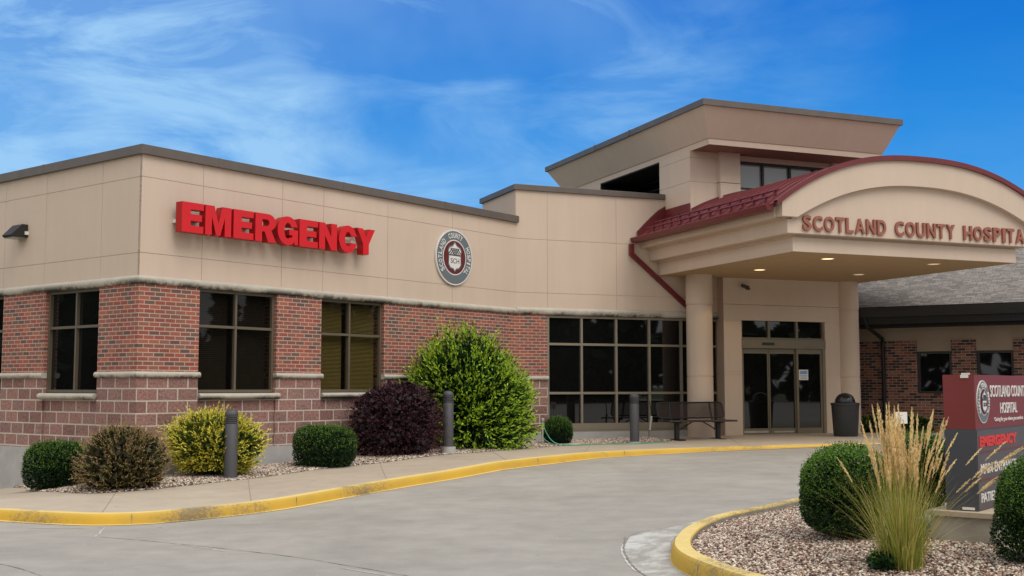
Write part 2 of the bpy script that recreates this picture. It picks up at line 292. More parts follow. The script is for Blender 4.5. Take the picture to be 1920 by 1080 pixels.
# ------------------------------------------------------------------ mesh builder
class MB:
    def __init__(s): s.v = []; s.f = []; s.uv = []; s.mi = []; s.sm = []
    def face(s, pts, uvs=None, mi=0, smooth=False):
        i = len(s.v); s.v += [tuple(p) for p in pts]; s.f.append(tuple(range(i, i+len(pts))))
        s.uv += uvs if uvs else [(0, 0)]*len(pts); s.mi.append(mi); s.sm.append(smooth); return s
    def box(s, F, x0, x1, y0, y1, z0, z1, mi=0):
        P = lambda x, y, z: F.W(x, y, z)
        q = [((x0, y0), (x1, y0)), ((x1, y0), (x1, y1)), ((x1, y1), (x0, y1)), ((x0, y1), (x0, y0))]
        for k, (a, b) in enumerate(q):
            ua, ub = (a[0], b[0]) if k % 2 == 0 else (a[1], b[1])
            s.face([P(*a, z0), P(*b, z0), P(*b, z1), P(*a, z1)], [(ua, z0), (ub, z0), (ub, z1), (ua, z1)], mi)
        s.face([P(x0, y0, z1), P(x1, y0, z1), P(x1, y1, z1), P(x0, y1, z1)], [(x0, y0), (x1, y0), (x1, y1), (x0, y1)], mi)
        s.face([P(x0, y1, z0), P(x1, y1, z0), P(x1, y0, z0), P(x0, y0, z0)], [(x0, y1), (x1, y1), (x1, y0), (x0, y0)], mi)
        return s
    def prof(s, F, pts, x0, x1, m0=0, m1=0, axis='x', mi=0, smooth=False, caps=True):
        """extrude a closed (y,z) profile along local x (or (x,z) along y); m0/m1 mitre factors"""
        zs = [p[1] for p in pts]; z0, z1 = min(zs), max(zs); n = len(pts)
        def P(p, a): return F.W(a, p[0], p[1]) if axis == 'x' else F.W(p[0], a, p[1])
        A0 = [x0+m0*p[0] for p in pts]; A1 = [x1+m1*p[0] for p in pts]
        # winding: seen from the start end
        for i in range(n):
            j = (i+1) % n; v = lambda p: (p[1]-z0)/(z1-z0+1e-9)
            s.face([P(pts[i], A0[i]), P(pts[i], A1[i]), P(pts[j], A1[j]), P(pts[j], A0[j])],
                   [(A0[i], v(pts[i])), (A1[i], v(pts[i])), (A1[j], v(pts[j])), (A0[j], v(pts[j]))], mi, smooth)
        if caps:
            s.face([P(p, a) for p, a in zip(pts, A0)][::-1], [(p[0], (p[1]-z0)/(z1-z0)) for p in pts][::-1], mi)
            s.face([P(p, a) for p, a in zip(pts, A1)], [(p[0], (p[1]-z0)/(z1-z0)) for p in pts], mi)
        return s
    def tube(s, pts, r, n=8, mi=0, caps=True, smooth=True):
        pts = [Vector(p) for p in pts]; m = len(pts); R = r if isinstance(r, (list, tuple)) else [r]*m; rings = []
        for i, p in enumerate(pts):
            d = (pts[min(i+1, m-1)]-pts[max(i-1, 0)]).normalized(); up = Vector((0, 0, 1)) if abs(d.z) < .95 else Vector((1, 0, 0))
            a = d.cross(up).normalized(); b = a.cross(d)
            rings.append([tuple(p+(a*math.cos(t)+b*math.sin(t))*R[i]) for t in [2*math.pi*k/n for k in range(n)]])
        for i in range(m-1):
            for k in range(n):
                j = (k+1) % n
                s.face([rings[i][k], rings[i+1][k], rings[i+1][j], rings[i][j]], [(k/n, i), (k/n, i+1), ((k+1)/n, i+1), ((k+1)/n, i)], mi, smooth)
        if caps: s.face(rings[0], None, mi); s.face(rings[-1][::-1], None, mi)
        return s
    def lathe(s, c, prof, n=28, mi=0, smooth=True):
        for i in range(len(prof)-1):
            (r0, z0), (r1, z1) = prof[i], prof[i+1]
            for k in range(n):
                a, b = 2*math.pi*k/n, 2*math.pi*(k+1)/n
                P = lambda r, t, z: (c[0]+r*math.cos(t), c[1]+r*math.sin(t), c[2]+z)
                pts = [P(r0, a, z0), P(r0, b, z0), P(r1, b, z1), P(r1, a, z1)]
                if r1 < 1e-5: pts = pts[:3]
                elif r0 < 1e-5: pts = [pts[0], pts[2], pts[3]]
                s.face(pts, [(k/n*2, z0)]*len(pts), mi, smooth)
        return s
    def obox(s, c, ax, ay, az, hx, hy, hz, mi=0):
        c, ax, ay, az = Vector(c), Vector(ax).normalized(), Vector(ay).normalized(), Vector(az).normalized()
        P = lambda i, j, k: tuple(c+ax*hx*i+ay*hy*j+az*hz*k)
        for q in (((-1,-1,-1),(1,-1,-1),(1,-1,1),(-1,-1,1)), ((1,-1,-1),(1,1,-1),(1,1,1),(1,-1,1)), ((1,1,-1),(-1,1,-1),(-1,1,1),(1,1,1)), ((-1,1,-1),(-1,-1,-1),(-1,-1,1),(-1,1,1)), ((-1,-1,1),(1,-1,1),(1,1,1),(-1,1,1)), ((-1,1,-1),(1,1,-1),(1,-1,-1),(-1,-1,-1))):
            s.face([P(*t) for t in q], None, mi)
        return s
    def build(s, name, mats, parent=None, weld=False):
        o = Vector(WORG.get(parent.name, (0, 0, 0))) if parent else Vector((0, 0, 0))
        me = bpy.data.meshes.new(name); me.from_pydata([(p[0]-o.x, p[1]-o.y, p[2]-o.z) for p in s.v], [], s.f)
        for m in (mats if isinstance(mats, (list, tuple)) else [mats]): me.materials.append(m)
        me.polygons.foreach_set('material_index', s.mi); me.polygons.foreach_set('use_smooth', s.sm)
        ul = me.uv_layers.new(name='UVMap'); ul.data.foreach_set('uv', np.array(s.uv, dtype=np.float32).ravel())
        ob = bpy.data.objects.new(name, me); COL.objects.link(ob)
        if weld or any(s.sm):
            import bmesh
            bm = bmesh.new(); bm.from_mesh(me); bmesh.ops.remove_doubles(bm, verts=bm.verts, dist=1e-5); bm.to_mesh(me); bm.free()
        if any(s.sm):
            try: me.set_sharp_from_angle(angle=math.radians(38))
            except Exception as ex: print('sharp', ex)
        if parent: ob.parent = parent; WORG[ob.name] = tuple(o)
        else: WORG[ob.name] = (0, 0, 0)
        return ob
WORG = {}
def thing(name, loc, label, cat, group=None):
    o = bpy.data.objects.new(name, None); COL.objects.link(o); o.location = loc; o.empty_display_size = .2
    o['label'] = label; o['category'] = cat
    if group: o['group'] = group
    WORG[o.name] = tuple(loc); return o
def tag(o, label, cat, group=None):
    o['label'] = label; o['category'] = cat
    if group: o['group'] = group
    return o
def structure(o): o['kind'] = 'structure'; return o
# numpy soup mesh (leaves, pebbles)
def soup(name, V, Fc, mats, mi, parent=None, smooth=False):
    o = WORG.get(parent.name, (0, 0, 0)) if parent else (0, 0, 0)
    V = np.asarray(V, dtype=np.float32)-np.array(o, dtype=np.float32); Fc = np.asarray(Fc, dtype=np.int32); k = Fc.shape[1]
    me = bpy.data.meshes.new(name); me.vertices.add(len(V)); me.vertices.foreach_set('co', V.ravel())
    me.loops.add(Fc.size); me.loops.foreach_set('vertex_index', Fc.ravel())
    me.polygons.add(len(Fc)); me.polygons.foreach_set('loop_start', np.arange(len(Fc), dtype=np.int32)*k)
    try: me.polygons.foreach_set('loop_total', np.full(len(Fc), k, dtype=np.int32))
    except Exception: pass
    me.polygons.foreach_set('material_index', np.asarray(mi, dtype=np.int32))
    for m in mats: me.materials.append(m)
    me.update(calc_edges=True); me.validate()
    if smooth: me.polygons.foreach_set('use_smooth', np.ones(len(Fc), dtype=bool))
    ob = bpy.data.objects.new(name, me); COL.objects.link(ob)
    if parent: ob.parent = parent
    return ob
# text -> flat polygons
def glyph(txt, offset=0.0, res=6, extrude=.5):
    cu = bpy.data.curves.new('t', 'FONT'); cu.body = txt; cu.size = 1; cu.offset = offset; cu.resolution_u = res; cu.extrude = extrude; cu.fill_mode = 'BOTH'
    ob = bpy.data.objects.new('t', cu); COL.objects.link(ob); dg = bpy.context.evaluated_depsgraph_get(); dg.update()
    me = bpy.data.meshes.new_from_object(ob.evaluated_get(dg)); bpy.data.objects.remove(ob)
    vs = np.array([v.co[:] for v in me.vertices]); fs = [tuple(p.vertices) for p in me.polygons]; bpy.data.meshes.remove(me)
    return vs, fs
def put_text(mb, F, txt, x0, x1, z0, z1, y, depth, offset=0.0, mi=0, side=None, fn=None):
    """fit txt in the box x0..x1, z0..z1 on the plane local y, extruded forward (to -y) by depth"""
    vs, fs = glyph(txt, offset); lo = vs.min(0); hi = vs.max(0)
    q = []
    for v in vs:
        a = (v[0]-lo[0])/(hi[0]-lo[0]); b = (v[1]-lo[1])/(hi[1]-lo[1]); c = (v[2]-lo[2])/(hi[2]-lo[2])
        if fn: q.append(fn(a, b, c))
        else: q.append(F.W(x0+a*(x1-x0), y-c*depth, z0+b*(z1-z0)))
    for f in fs:
        zz = [vs[i][2] for i in f]; flat = max(zz)-min(zz) < 1e-6
        mb.face([q[i] for i in f], None, mi if (flat or side is None) else side)
    return mb

# ================================================================== GROUND
def grid_sheet(name, xs, ys, fn, mat, label=None):
    V = []; F_ = []
    for y in ys:
        for x in xs: V.append((x, y, fn(x, y)))
    n = len(xs)
    for j in range(len(ys)-1):
        for i in range(n-1): F_.append((j*n+i, j*n+i+1, (j+1)*n+i+1, (j+1)*n+i))
    o = soup(name, V, F_, [mat], np.zeros(len(F_)), smooth=True); structure(o); return o
xs = list(np.arange(-20, 24.01, .5)); ys = list(np.arange(4, 34.01, .5))
grid_sheet('driveway', [-70, -45, -30]+xs+[32, 45, 70], [-60, -30, -10]+ys+[36, 40], RH, ROAD)
fx = [-3000, -600, -150, -71, 71, 150, 600, 3000]
grid_sheet('ground', fx, [-3000, -600, -61, 41, 150, 600, 3000], lambda x, y: -.45, LAWN)

# kerb and pavement path (top front edge of the kerb)
KPX = [(-420, 926), (-200, 944), (0, 956), (110, 962), (211, 964), (370, 954), (520, 937), (650, 915), (769, 895), (880, 877), (987, 861), (1060, 853.5), (1133, 847.5), (1300, 840.5), (1425, 836.5), (1521, 834), (1700, 831)]
KP3 = [Vector(gh(*p)) for p in KPX]
def resample(P, n):
    P = [Vector((p[0], p[1], 0)) for p in P]; out = []
    for i in range(len(P)-1):
        a, b, c, d = P[max(i-1, 0)], P[i], P[i+1], P[min(i+2, len(P)-1)]
        for k in range(n):
            t = k/n; out.append(.5*((2*b)+(c-a)*t+(2*a-5*b+4*c-d)*t*t+(3*b-a-3*c+d)*t**3))
    out.append(P[-1]); return out
KPT = resample(KP3, 8)
def normals2(P, closed=False):
    N = []; m = len(P)
    for i in range(m):
        a = P[(i-1) % m if closed else max(i-1, 0)]; b = P[(i+1) % m if closed else min(i+1, m-1)]; d = (b-a).normalized(); N.append(Vector((-d.y, d.x, 0)))
    return N
KN = normals2(KPT)
def sweep_kerb(P, N, name, hfun, mats, closed=False, inner=0.0, width=.16, bare_back=None):
    """N points to the pavement side; front face toward -N"""
    mb = MB(); pr = []
    for p, nn in zip(P, N):
        rz = RH(p.x, p.y); h = hfun(p)
        q = lambda off, z: (p.x+nn.x*off, p.y+nn.y*off, z)
        pr.append([q(-.10 if not bare_back else -.03, rz+.005), q(-.022, rz+.007), q(-.018, rz+max(h*.5, .008)), q(0, rz+max(h-.018, .010)), q(.018, rz+h+.003), q(width-.01, rz+h+.006), q(width, rz+h-.006), q(width, rz+h-.3)])
    m = len(P)
    for i in range(m if closed else m-1):
        a, b = pr[i], pr[(i+1) % m]
        for k in range(7):
            mi = 0 if k < 6 else (1 if bare_back else 0)
            mb.face([a[k], b[k], b[k+1], a[k+1]], None, mi, k in (2, 3, 4))
    o = mb.build(name, mats); return structure(o)
sweep_kerb(KPT, KN, 'kerb', lambda p: HK(p.x+p.y), [KP, KC])
# kerb expansion joints
jm = MB()
for i in (34, 50, 82, 98):
    p, nn = KPT[i], KN[i]; d = Vector((nn.y, -nn.x, 0)); rz = RH(p.x, p.y); h = HK(p.x+p.y)
    if h < .05: continue
    jm.obox((p.x-nn.x*.018, p.y-nn.y*.018, rz+h*.5), tuple(d), tuple(nn), (0, 0, 1), .003, .004, h*.5)
structure(jm.build('kerb_joint', JT))
# pavement: loft from the kerb back edge to well under the buildings
def path_back(p, nn):
    # how far the pavement sheet runs inward
    return 7.5
WLN = [Vector((*FA.W(.4, 16)[:2], 0)), Vector((*FA.W(.4, .4)[:2], 0)), Vector((*FA.W(LX, .4)[:2], 0)), Vector((*FB.W(14, .4)[:2], 0))]
def wl_pt(u):     # 0..1..2..3 along the facade polyline
    i = min(2, int(u)); return WLN[i].lerp(WLN[i+1], u-i)
mb = MB(); ROW = []; nk = len(KPT)-1
for i, (p, nn) in enumerate(zip(KPT, KN)):
    u = float(np.interp(i/nk, [0, 2/16, 5/16, 10/16, 14/16, 1], [.25, .80, 1.1, 1.95, 2.45, 3.0]))
    a0 = p+nn*.158; w = wl_pt(u); r = []
    for k in range(17):
        q = a0.lerp(w, (k/16)**1.2); r.append((q.x, q.y, SH(q.x, q.y)+.002))
    ROW.append(r)
for a, b in zip(ROW[:-1], ROW[1:]):
    for k in range(16): mb.face([a[k], b[k], b[k+1], a[k+1]], None, 0, True)
structure(mb.build('pavement', WALK))
jm = MB()
for i in (30, 46, 62, 78, 94, 110):
    if i >= len(ROW): continue
    for k in range(0, 14):
        a_, b_ = Vector(ROW[i][k]), Vector(ROW[i][k+1]); c = (a_+b_)/2; d = (b_-a_).normalized(); sd_ = Vector((d.y, -d.x, 0))
        jm.obox((c.x, c.y, SH(c.x, c.y)+.0035), tuple(d), tuple(sd_), (0, 0, 1), (b_-a_).length/2, .004, .0015)
structure(jm.build('pavement_joint', mk('pavement_joint_grey', srgb(138, 126, 110), .95)))
# gravel bed edge in the photo: front edge of the bed
GPX = [(-300, 895), (0, 914), (60, 921), (150, 925), (250, 921), (330, 913), (430, 902), (500, 894), (560, 885), (650, 874), (740, 865), (830, 853), (900, 848), (1000, 840), (1060, 835.5), (1130, 832.5), (1200, 829.5), (1262, 826.5)]
GED = resample([Vector(gh(*p)) for p in GPX], 5)
def wall_back(p):
    """point on the facade line behind bed edge point p"""
    x, y = FA.loc(p)
    if x < 0:
        return FA.W(.02, max(y, -9)) if y > 0.2 else (FA.W(.02, .02) if x < .1 else FA.W(x, .02))
    if x < LX-.3: return FA.W(x, .02)
    bx, by = FB.loc(p); return FB.W(max(bx, 0), .02)
mb = MB(); R2 = []
for p in GED:
    w = Vector((*wall_back(p)[:2], 0)); r = []
    for k in range(9):
        q = p.lerp(w, k/8); r.append((q.x, q.y, SH(q.x, q.y)+.004+.03*math.sin(math.pi*k/8)))
    R2.append(r)
for a, b in zip(R2[:-1], R2[1:]):
    for k in range(8): mb.face([a[k], b[k], b[k+1], a[k+1]], None, 0, True)
structure(mb.build('planting_bed', SOIL))
OCT = np.array([(1, 0, 0), (-1, 0, 0), (0, 1, 0), (0, -1, 0), (0, 0, 1), (0, 0, -1)], float)
OCF = np.array([(0, 2, 4), (2, 1, 4), (1, 3, 4), (3, 0, 4), (2, 0, 5), (1, 2, 5), (3, 1, 5), (0, 3, 5)])
def pebbles(name, pts, size, mats, weights, parent=None):
    n = len(pts); pts = np.array(pts)
    sc = size*RNG.uniform(.55, 1.5, (n, 1, 1))*RNG.uniform(.6, 1.3, (n, 6, 1))*np.array([1.15, .85, .55])
    ang = RNG.uniform(0, 6.28, n); c, s_ = np.cos(ang), np.sin(ang)
    v = OCT[None]*sc; x = v[:, :, 0]*c[:, None]-v[:, :, 1]*s_[:, None]; y = v[:, :, 0]*s_[:, None]+v[:, :, 1]*c[:, None]
    tl = RNG.normal(0, .3, (n, 1)); z = v[:, :, 2]+x*tl
    V = np.stack([x, y, z], -1)+pts[:, None, :]
    Fc = (OCF[None]+6*np.arange(n)[:, None, None]).reshape(-1, 3); mi = np.repeat(RNG.choice(len(mats), n, p=weights), 8)
    return soup(name, V.reshape(-1, 3), Fc, mats, mi, parent, smooth=True)
pts = []
for i in range(len(R2)-1):
    a0, a1, b0, b1 = Vector(R2[i][0]), Vector(R2[i][8]), Vector(R2[i+1][0]), Vector(R2[i+1][8])
    ar = ((b0-a0).length+(b1-a1).length)/2*((a1-a0).length+(b1-b0).length)/2
    if ar > 6: ar = 6
    for _ in range(int(ar*1100)):
        u, v = random.random(), random.random()*1.02-.02
        p = a0.lerp(b0, u).lerp(a1.lerp(b1, u), v); pts.append((p.x, p.y, SH(p.x, p.y)+.012+.03*math.sin(math.pi*max(0, min(1, v)))))
o = pebbles('gravel', pts, .021, STN, [.22, .34, .14, .24, .06]); o['kind'] = 'stuff'; o['label'] = 'pale river gravel in the bed along the building'

# ---- island
IO = [(1720, 905), (1600, 919), (1504, 932), (1425, 948), (1342, 965), (1292, 984), (1268, 1003), (1262, 1018), (1269, 1031), (1292, 1045), (1342, 1064), (1383, 1077), (1470, 1098), (1600, 1118), (1800, 1138), (2050, 1150), (2400, 1130)]
def ITOP(x, y): return RH(x, y)+.15
IP = resample([Vector(gh(*p, ITOP)) for p in IO], 7)
IN = [-q for q in normals2(IP)]
# make sure N points inside (toward the planting)
cen = Vector((3.4, 11.8, 0))
if IN[len(IN)//2].dot(cen-IP[len(IN)//2]) < 0: IN = [-q for q in IN]
IK = sweep_kerb(IP, IN, 'island_kerb', lambda p: .15, [KP, KC], bare_back=True, width=.17)
jm = MB()
for i in (30, 66):
    p, nn = IP[i], IN[i]; d = Vector((nn.y, -nn.x, 0)); rz = RH(p.x, p.y)
    jm.obox((p.x-nn.x*.018, p.y-nn.y*.018, rz+.07), tuple(d), tuple(nn), (0, 0, 1), .003, .004, .06)
structure(jm.build('island_kerb_joint', JT))
inner = [p+nn*.17 for p, nn in zip(IP, IN)]
c0 = sum(inner, Vector((0, 0, 0)))/len(inner); c0 = Vector((3.9, 11.9, 0))
def BED(p, v):      # v: 0 at kerb .. 1 centre
    return RH(p.x, p.y)+.085+.07*min(1, v*1.5)
mb = MB()
for a, b in zip(inner[:-1], inner[1:]):
    pa = [a.lerp(c0, t/10) for t in range(11)]; pb = [b.lerp(c0, t/10) for t in range(11)]
    for t in range(10):
        q = [(pa[t], t), (pb[t], t), (pb[t+1], t+1), (pa[t+1], t+1)]
        mb.face([(p.x, p.y, BED(p, v/10)) for p, v in q][:3 if t == 9 else 4], None, 0, True)
structure(mb.build('island_bed', SOIL))
pts = []
for a, b in zip(inner[:-1], inner[1:]):
    ar = abs((a-c0).cross(b-c0).z)/2
    for _ in range(int(ar*2300)):
        u, v = random.random(), 1-math.sqrt(random.random())
        p = a.lerp(b, u).lerp(c0, v)
        if p.y < 7.6: continue
        pts.append((p.x, p.y, BED(p, v)+.006+random.random()*.012))
o = pebbles('island_gravel', pts, .0165, STN, [.30, .26, .22, .12, .10]); o['kind'] = 'stuff'; o['label'] = 'rose and cream pebbles filling the kerbed island'
# road joints, gutter pan round the island tip, cement film
def strip(mb, px, w, lift, fn=RH, wob=.004, mi=0, n=8):
    P = resample([Vector(gh(*p, fn)) for p in px], n); N = normals2(P)
    P = [p+q*random.uniform(-wob, wob) for p, q in zip(P, N)]; W_ = [w*random.uniform(.35, 1.3) for _ in P]
    for i in range(len(P)-1):
        a, b, na, nb = P[i], P[i+1], N[i], N[i+1]
        z = lambda q: (q.x, q.y, fn(q.x, q.y)+lift)
        mb.face([z(a-na*W_[i]), z(a+na*W_[i]), z(b+nb*W_[i+1]), z(b-nb*W_[i+1])], None, mi)
jm = MB()
strip(jm, [(187, 1007), (260, 1013), (400, 1027), (560, 1046), (773, 1082), (860, 1100)], .007, .004, n=16)
strip(jm, [(1172, 1006), (1170, 1030), (1180, 1053), (1200, 1073), (1230, 1090)], .012, .004, n=12)
strip(jm, [(1262, 988), (1215, 996), (1185, 1004), (1172, 1020), (1170, 1036), (1182, 1055)], .008, .0045, n=12)
strip(jm, [(-100, 1040), (20, 1062), (90, 1085)], .006, .004, n=12)
structure(jm.build('driveway_joint', JT))
jl = MB()
strip(jl, [(52, 990), (120, 991), (198, 989)], .014, .0035, n=10, wob=.012)
strip(jl, [(196, 990), (187, 1000), (176, 1008)], .012, .0035, n=6, wob=.01)
strip(jl, [(330, 1021), (390, 1029), (420, 1034)], .012, .0035, n=8, wob=.01)
strip(jl, [(1168, 1020), (1166, 1034), (1176, 1054), (1192, 1072)], .012, .0035, n=10, wob=.006)
strip(jl, [(640, 1066), (760, 1085)], .014, .0035, n=8, wob=.01)
structure(jl.build('driveway_crack_fill', JL))
def pan_mat():
    m, n, l, b = newmat('gutter_pan_concrete'); o = n.new('ShaderNodeTexCoord').outputs['Object']
    k = mnode(n, l, 'MULTIPLY', mnode(n, l, 'SUBTRACT', mnode(n, l, 'ADD', noise(n, l, o, 2.2, 4, .6, .8), mnode(n, l, 'MULTIPLY', noise(n, l, o, 14, 5, .7), .45)), .66), 4.5, True)
    base = mmix(n, l, noise(n, l, o, 3, 6, .65), srgb(138, 135, 128), srgb(168, 164, 156))
    c = mmix(n, l, mnode(n, l, 'MULTIPLY', k, .75), base, srgb(206, 204, 198))
    l.new(mmix(n, l, 1.0, c, mnode(n, l, 'ADD', mnode(n, l, 'MULTIPLY', noise(n, l, o, 90, 3, .8), .4), .8), 'MULTIPLY'), b.inputs['Base Color']); b.inputs['Roughness'].default_value = .9; return m
oa = resample([Vector(gh(*p, RH)) for p in [(1330, 972), (1262, 988), (1215, 996), (1185, 1004), (1172, 1020), (1170, 1036), (1182, 1055), (1200, 1073), (1240, 1095)]], 5)
ia = resample([Vector(gh(*p, RH)) for p in [(1342, 975), (1292, 990), (1270, 1004), (1258, 1018), (1258, 1030), (1264, 1044), (1284, 1062), (1312, 1080), (1352, 1100)]], 5)
df = MB()
for i in range(len(oa)-1):
    for t in range(4):
        q = [oa[i].lerp(ia[i], t/4), oa[i+1].lerp(ia[i+1], t/4), oa[i+1].lerp(ia[i+1], (t+1)/4), oa[i].lerp(ia[i], (t+1)/4)]
        df.face([(p.x, p.y, RH(p.x, p.y)+.003) for p in q][::-1])
structure(df.build('gutter_pan', pan_mat()))

# ================================================================== EMERGENCY WING
ZB, ZS, ZP, ZE, ZT = .585, 1.805, 1.905, 3.475, 5.475       # footing top, block top, pier sill top, stucco start, parapet
wing = thing('emergency_wing', FA.W(0, 0, .1), 'low tan stucco and red brick emergency wing with its corner toward the camera', 'building')
def span_boxes(mb, F, x0, x1, z0, z1, y0=0.0, y1=.35): mb.box(F, x0, x1, y0, y1, z0, z1)
# piers : front (x ranges) and left (FL coordinates are negative)
fp = [(2.92, 4.02), (5.73, LX)]
lp = [(-4.22, -2.80), (-12, -5.95)]
WF = [(1.20, 2.92), (4.02, 5.73)]; WL = [(-2.80, -1.13), (-5.95, -4.22)]
br, st, fo = MB(), MB(), MB()
MB().box(FA, 0, 1.20, 0, 1.13, ZP-.02, ZE-.06).build('brick_pier', BR, wing); MB().box(FA, .0, 1.20, .0, 1.13, ZB, ZS+.03).build('block_pier', ST, wing)
for F_, L_, W_ in ((FA, fp, WF), (FL, lp, WL)):
    for a, b in L_:
        MB().box(F_, a, b, 0, .4, ZP-.02, ZE-.06).build('brick_pier' if b-a < 2 else 'brick_wall', BR, wing)
        MB().box(F_, a, b, 0, .4, ZB, ZS+.03).build('block_pier' if b-a < 2 else 'block_wall', ST, wing)
    for a, b in W_: MB().box(F_, a, b, .045, .4, ZB, 1.46).build('block_wall', ST, wing)
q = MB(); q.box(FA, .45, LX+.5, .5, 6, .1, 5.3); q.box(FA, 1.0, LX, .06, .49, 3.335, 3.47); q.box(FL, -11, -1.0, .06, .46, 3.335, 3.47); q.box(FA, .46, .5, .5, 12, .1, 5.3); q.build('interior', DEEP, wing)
fo.box(FA, -.02, LX, -.02, .4, -.8, ZB); fo.box(FL, -12, .0, -.022, .38, -.8, ZB-.001)
fo.build('footing', CONB, wing)
def bull(p=.06, z0=3.34, z1=ZE, back=.06, k=7):
    """rounded moulding profile (y,z), listed clockwise seen from the start end"""
    c = (z0+z1)/2; h = (z1-z0)/2; P = [(back, z0), (-.01, z0)]
    for i in range(k+1):
        a = -math.pi/2+math.pi*i/k; P.append((-.01-(p-.01)*math.cos(a), c+h*math.sin(a)))
    P += [(back, z1)]; return P
T15 = math.tan(math.radians((68-37.7)/2))
bd = MB(); bd.prof(FA, bull(), 0, LX, m0=1, m1=T15, smooth=True); bd.prof(FL, bull(), -12, 0, m1=-1, smooth=True); bd.build('stone_band', CS, wing)
ps = MB()
ps.prof(FA, bull(.055, ZS, ZP), 0, 1.225, m0=1, smooth=True); ps.prof(FL, bull(.055, ZS, ZP), -1.155, 0, m1=-1, smooth=True)
ps.build('pier_sill', CS, wing)
for a, b in fp:
    q = MB(); q.prof(FA, bull(.055, ZS, ZP), a-.025, min(b+.025, LX), m1=(T15 if b == LX else 0), smooth=True); q.build('pier_sill', CS, wing)
for a, b in lp:
    q = MB(); q.prof(FL, bull(.055, ZS, ZP), a-.025, b+.025, smooth=True); q.build('pier_sill', CS, wing)
# stucco panels with reveals
def panels(mb, jb, F, xsb, zsb, y=0.0, thick=.006, gap=.0045, ends=(0, 0)):
    for i in range(len(xsb)-1):
        for j in range(len(zsb)-1):
            g0 = gap if i > 0 or ends[0] else 0; g1 = gap if i < len(xsb)-2 or ends[1] else 0
            h0 = gap if j > 0 else 0; h1 = gap if j < len(zsb)-2 else 0
            mb.box(F, xsb[i]+g0, xsb[i+1]-g1, y-thick, y+.05, zsb[j]+h0, zsb[j+1]-h1)
    jb.box(F, xsb[0]+.02, xsb[-1]-.02, y+.0, y+.08, zsb[0]+.003, zsb[-1]-.003)
ei, jo = MB(), MB()
panels(ei, jo, FA, [-.006, 1.22, 3.00, 4.03, 5.80, 7.82, LX], [ZE, 3.85, 5.11, ZT])
panels(ei, jo, FL, [-12, -9.4, -7.6, -5.9, -4.25, -2.86, -1.12, .0], [ZE, 3.85, 5.11, ZT])
ei.build('stucco_wall', EI, wing); jo.build('wall_backing', JO, wing)
rf = MB()
rf.face([FA.W(.05, .05, ZT-.1), FA.W(LX, .05, ZT-.1), FA.W(LX, 12, ZT-.1), FA.W(.05, 12, ZT-.1)]); rf.box(FA, .1, LX, .09, .5, ZT-.3, ZT-.05); rf.build('roof', GUT, wing)
cpm = MB()
CPP = lambda z, h=.155, p=.075: [(.30, z), (-.02, z), (-p, z+.004), (-p, z+h), (-.0, z+h+.02), (.30, z+h+.01)]
cpm.prof(FA, CPP(ZT), 0, LX+.03, m0=1, m1=0); cpm.prof(FL, CPP(ZT), -12, 0, m1=-1)
for x in (1.5, 4.5, 7.5): cpm.box(FA, x-.02, x+.02, -.079, 0, ZT+.003, ZT+.16)
for x in (-2.9, -6): cpm.box(FL, x-.02, x+.02, -.079, 0, ZT+.003, ZT+.16)
cpm.build('parapet_coping', CP, wing)
def window(par, F, x0, x1, z0, z1, cols, rows, fr=BRZ, gl=GLS, y=.10, fw=.05, bar=.045, blind=None, blind_pitch=.045, name='window', outer=None):
    f = MB(); d = .05; o_ = outer or fw
    f.box(F, x0, x0+o_, y-.03, y+d, z0, z1); f.box(F, x1-o_, x1, y-.03, y+d, z0, z1)
    f.box(F, x0+o_, x1-o_, y-.03, y+d, z0, z0+o_); f.box(F, x0+o_, x1-o_, y-.03, y+d, z1-o_, z1)
    for c in cols: f.box(F, c-bar/2, c+bar/2, y-.027, y+d, z0+o_, z1-o_)
    cs = [x0+o_]+[v for c in cols for v in (c-bar/2, c+bar/2)]+[x1-o_]
    for r in rows:
        for i in range(0, len(cs), 2): f.box(F, cs[i], cs[i+1], y-.024, y+d, r-bar/2, r+bar/2)
    fo_ = f.build(name, fr, par)
    p = MB(); p.face([F.W(x0+.01, y+.03, z0+.01), F.W(x1-.01, y+.03, z0+.01), F.W(x1-.01, y+.03, z1-.01), F.W(x0+.01, y+.03, z1-.01)], [(0, 0), (1, 0), (1, 1), (0, 1)]); p.build('pane', gl, fo_)
    if blind:
        b = MB(); z = z0+.02
        while z < z1-.03:
            for c0_, c1_ in zip([x0]+list(cols), list(cols)+[x1]):
                b.face([F.W(c0_+.03, y+.10, z), F.W(c1_-.09, y+.10, z), F.W(c1_-.09, y+.135, z+blind_pitch*.92), F.W(c0_+.03, y+.135, z+blind_pitch*.92)])
            z += blind_pitch
        b.build('blinds', blind, fo_)
        k = MB(); k.face([F.W(x0, y+.3, z0), F.W(x1, y+.3, z0), F.W(x1, y+.3, z1), F.W(x0, y+.3, z1)]); k.build('backing', DEEP, fo_)
    return fo_
def wsill(F, a, b):
    q = MB(); q.prof(F, bull(.075, 1.44, 1.545, back=.12), a-.0, b+.0, smooth=True); q.build('window_sill', CS, wing)
window(wing, FA, 1.205, 2.915, 1.555, 3.34, [2.045], [2.70], blind=BLD, blind_pitch=.034, gl=GLT); wsill(FA, 1.21, 2.98)
window(wing, FA, 4.025, 5.725, 1.555, 3.34, [4.83], [2.67], blind=BLO, blind_pitch=.026, gl=GLO); wsill(FA, 4.03, 5.70)
window(wing, FL, -2.795, -1.135, 1.555, 3.34, [-1.93], [2.69]); wsill(FL, -2.86, -1.14)
window(wing, FL, -5.945, -4.225, 1.555, 3.34, [-5.08], [2.69]); wsill(FL, -5.94, -4.23)

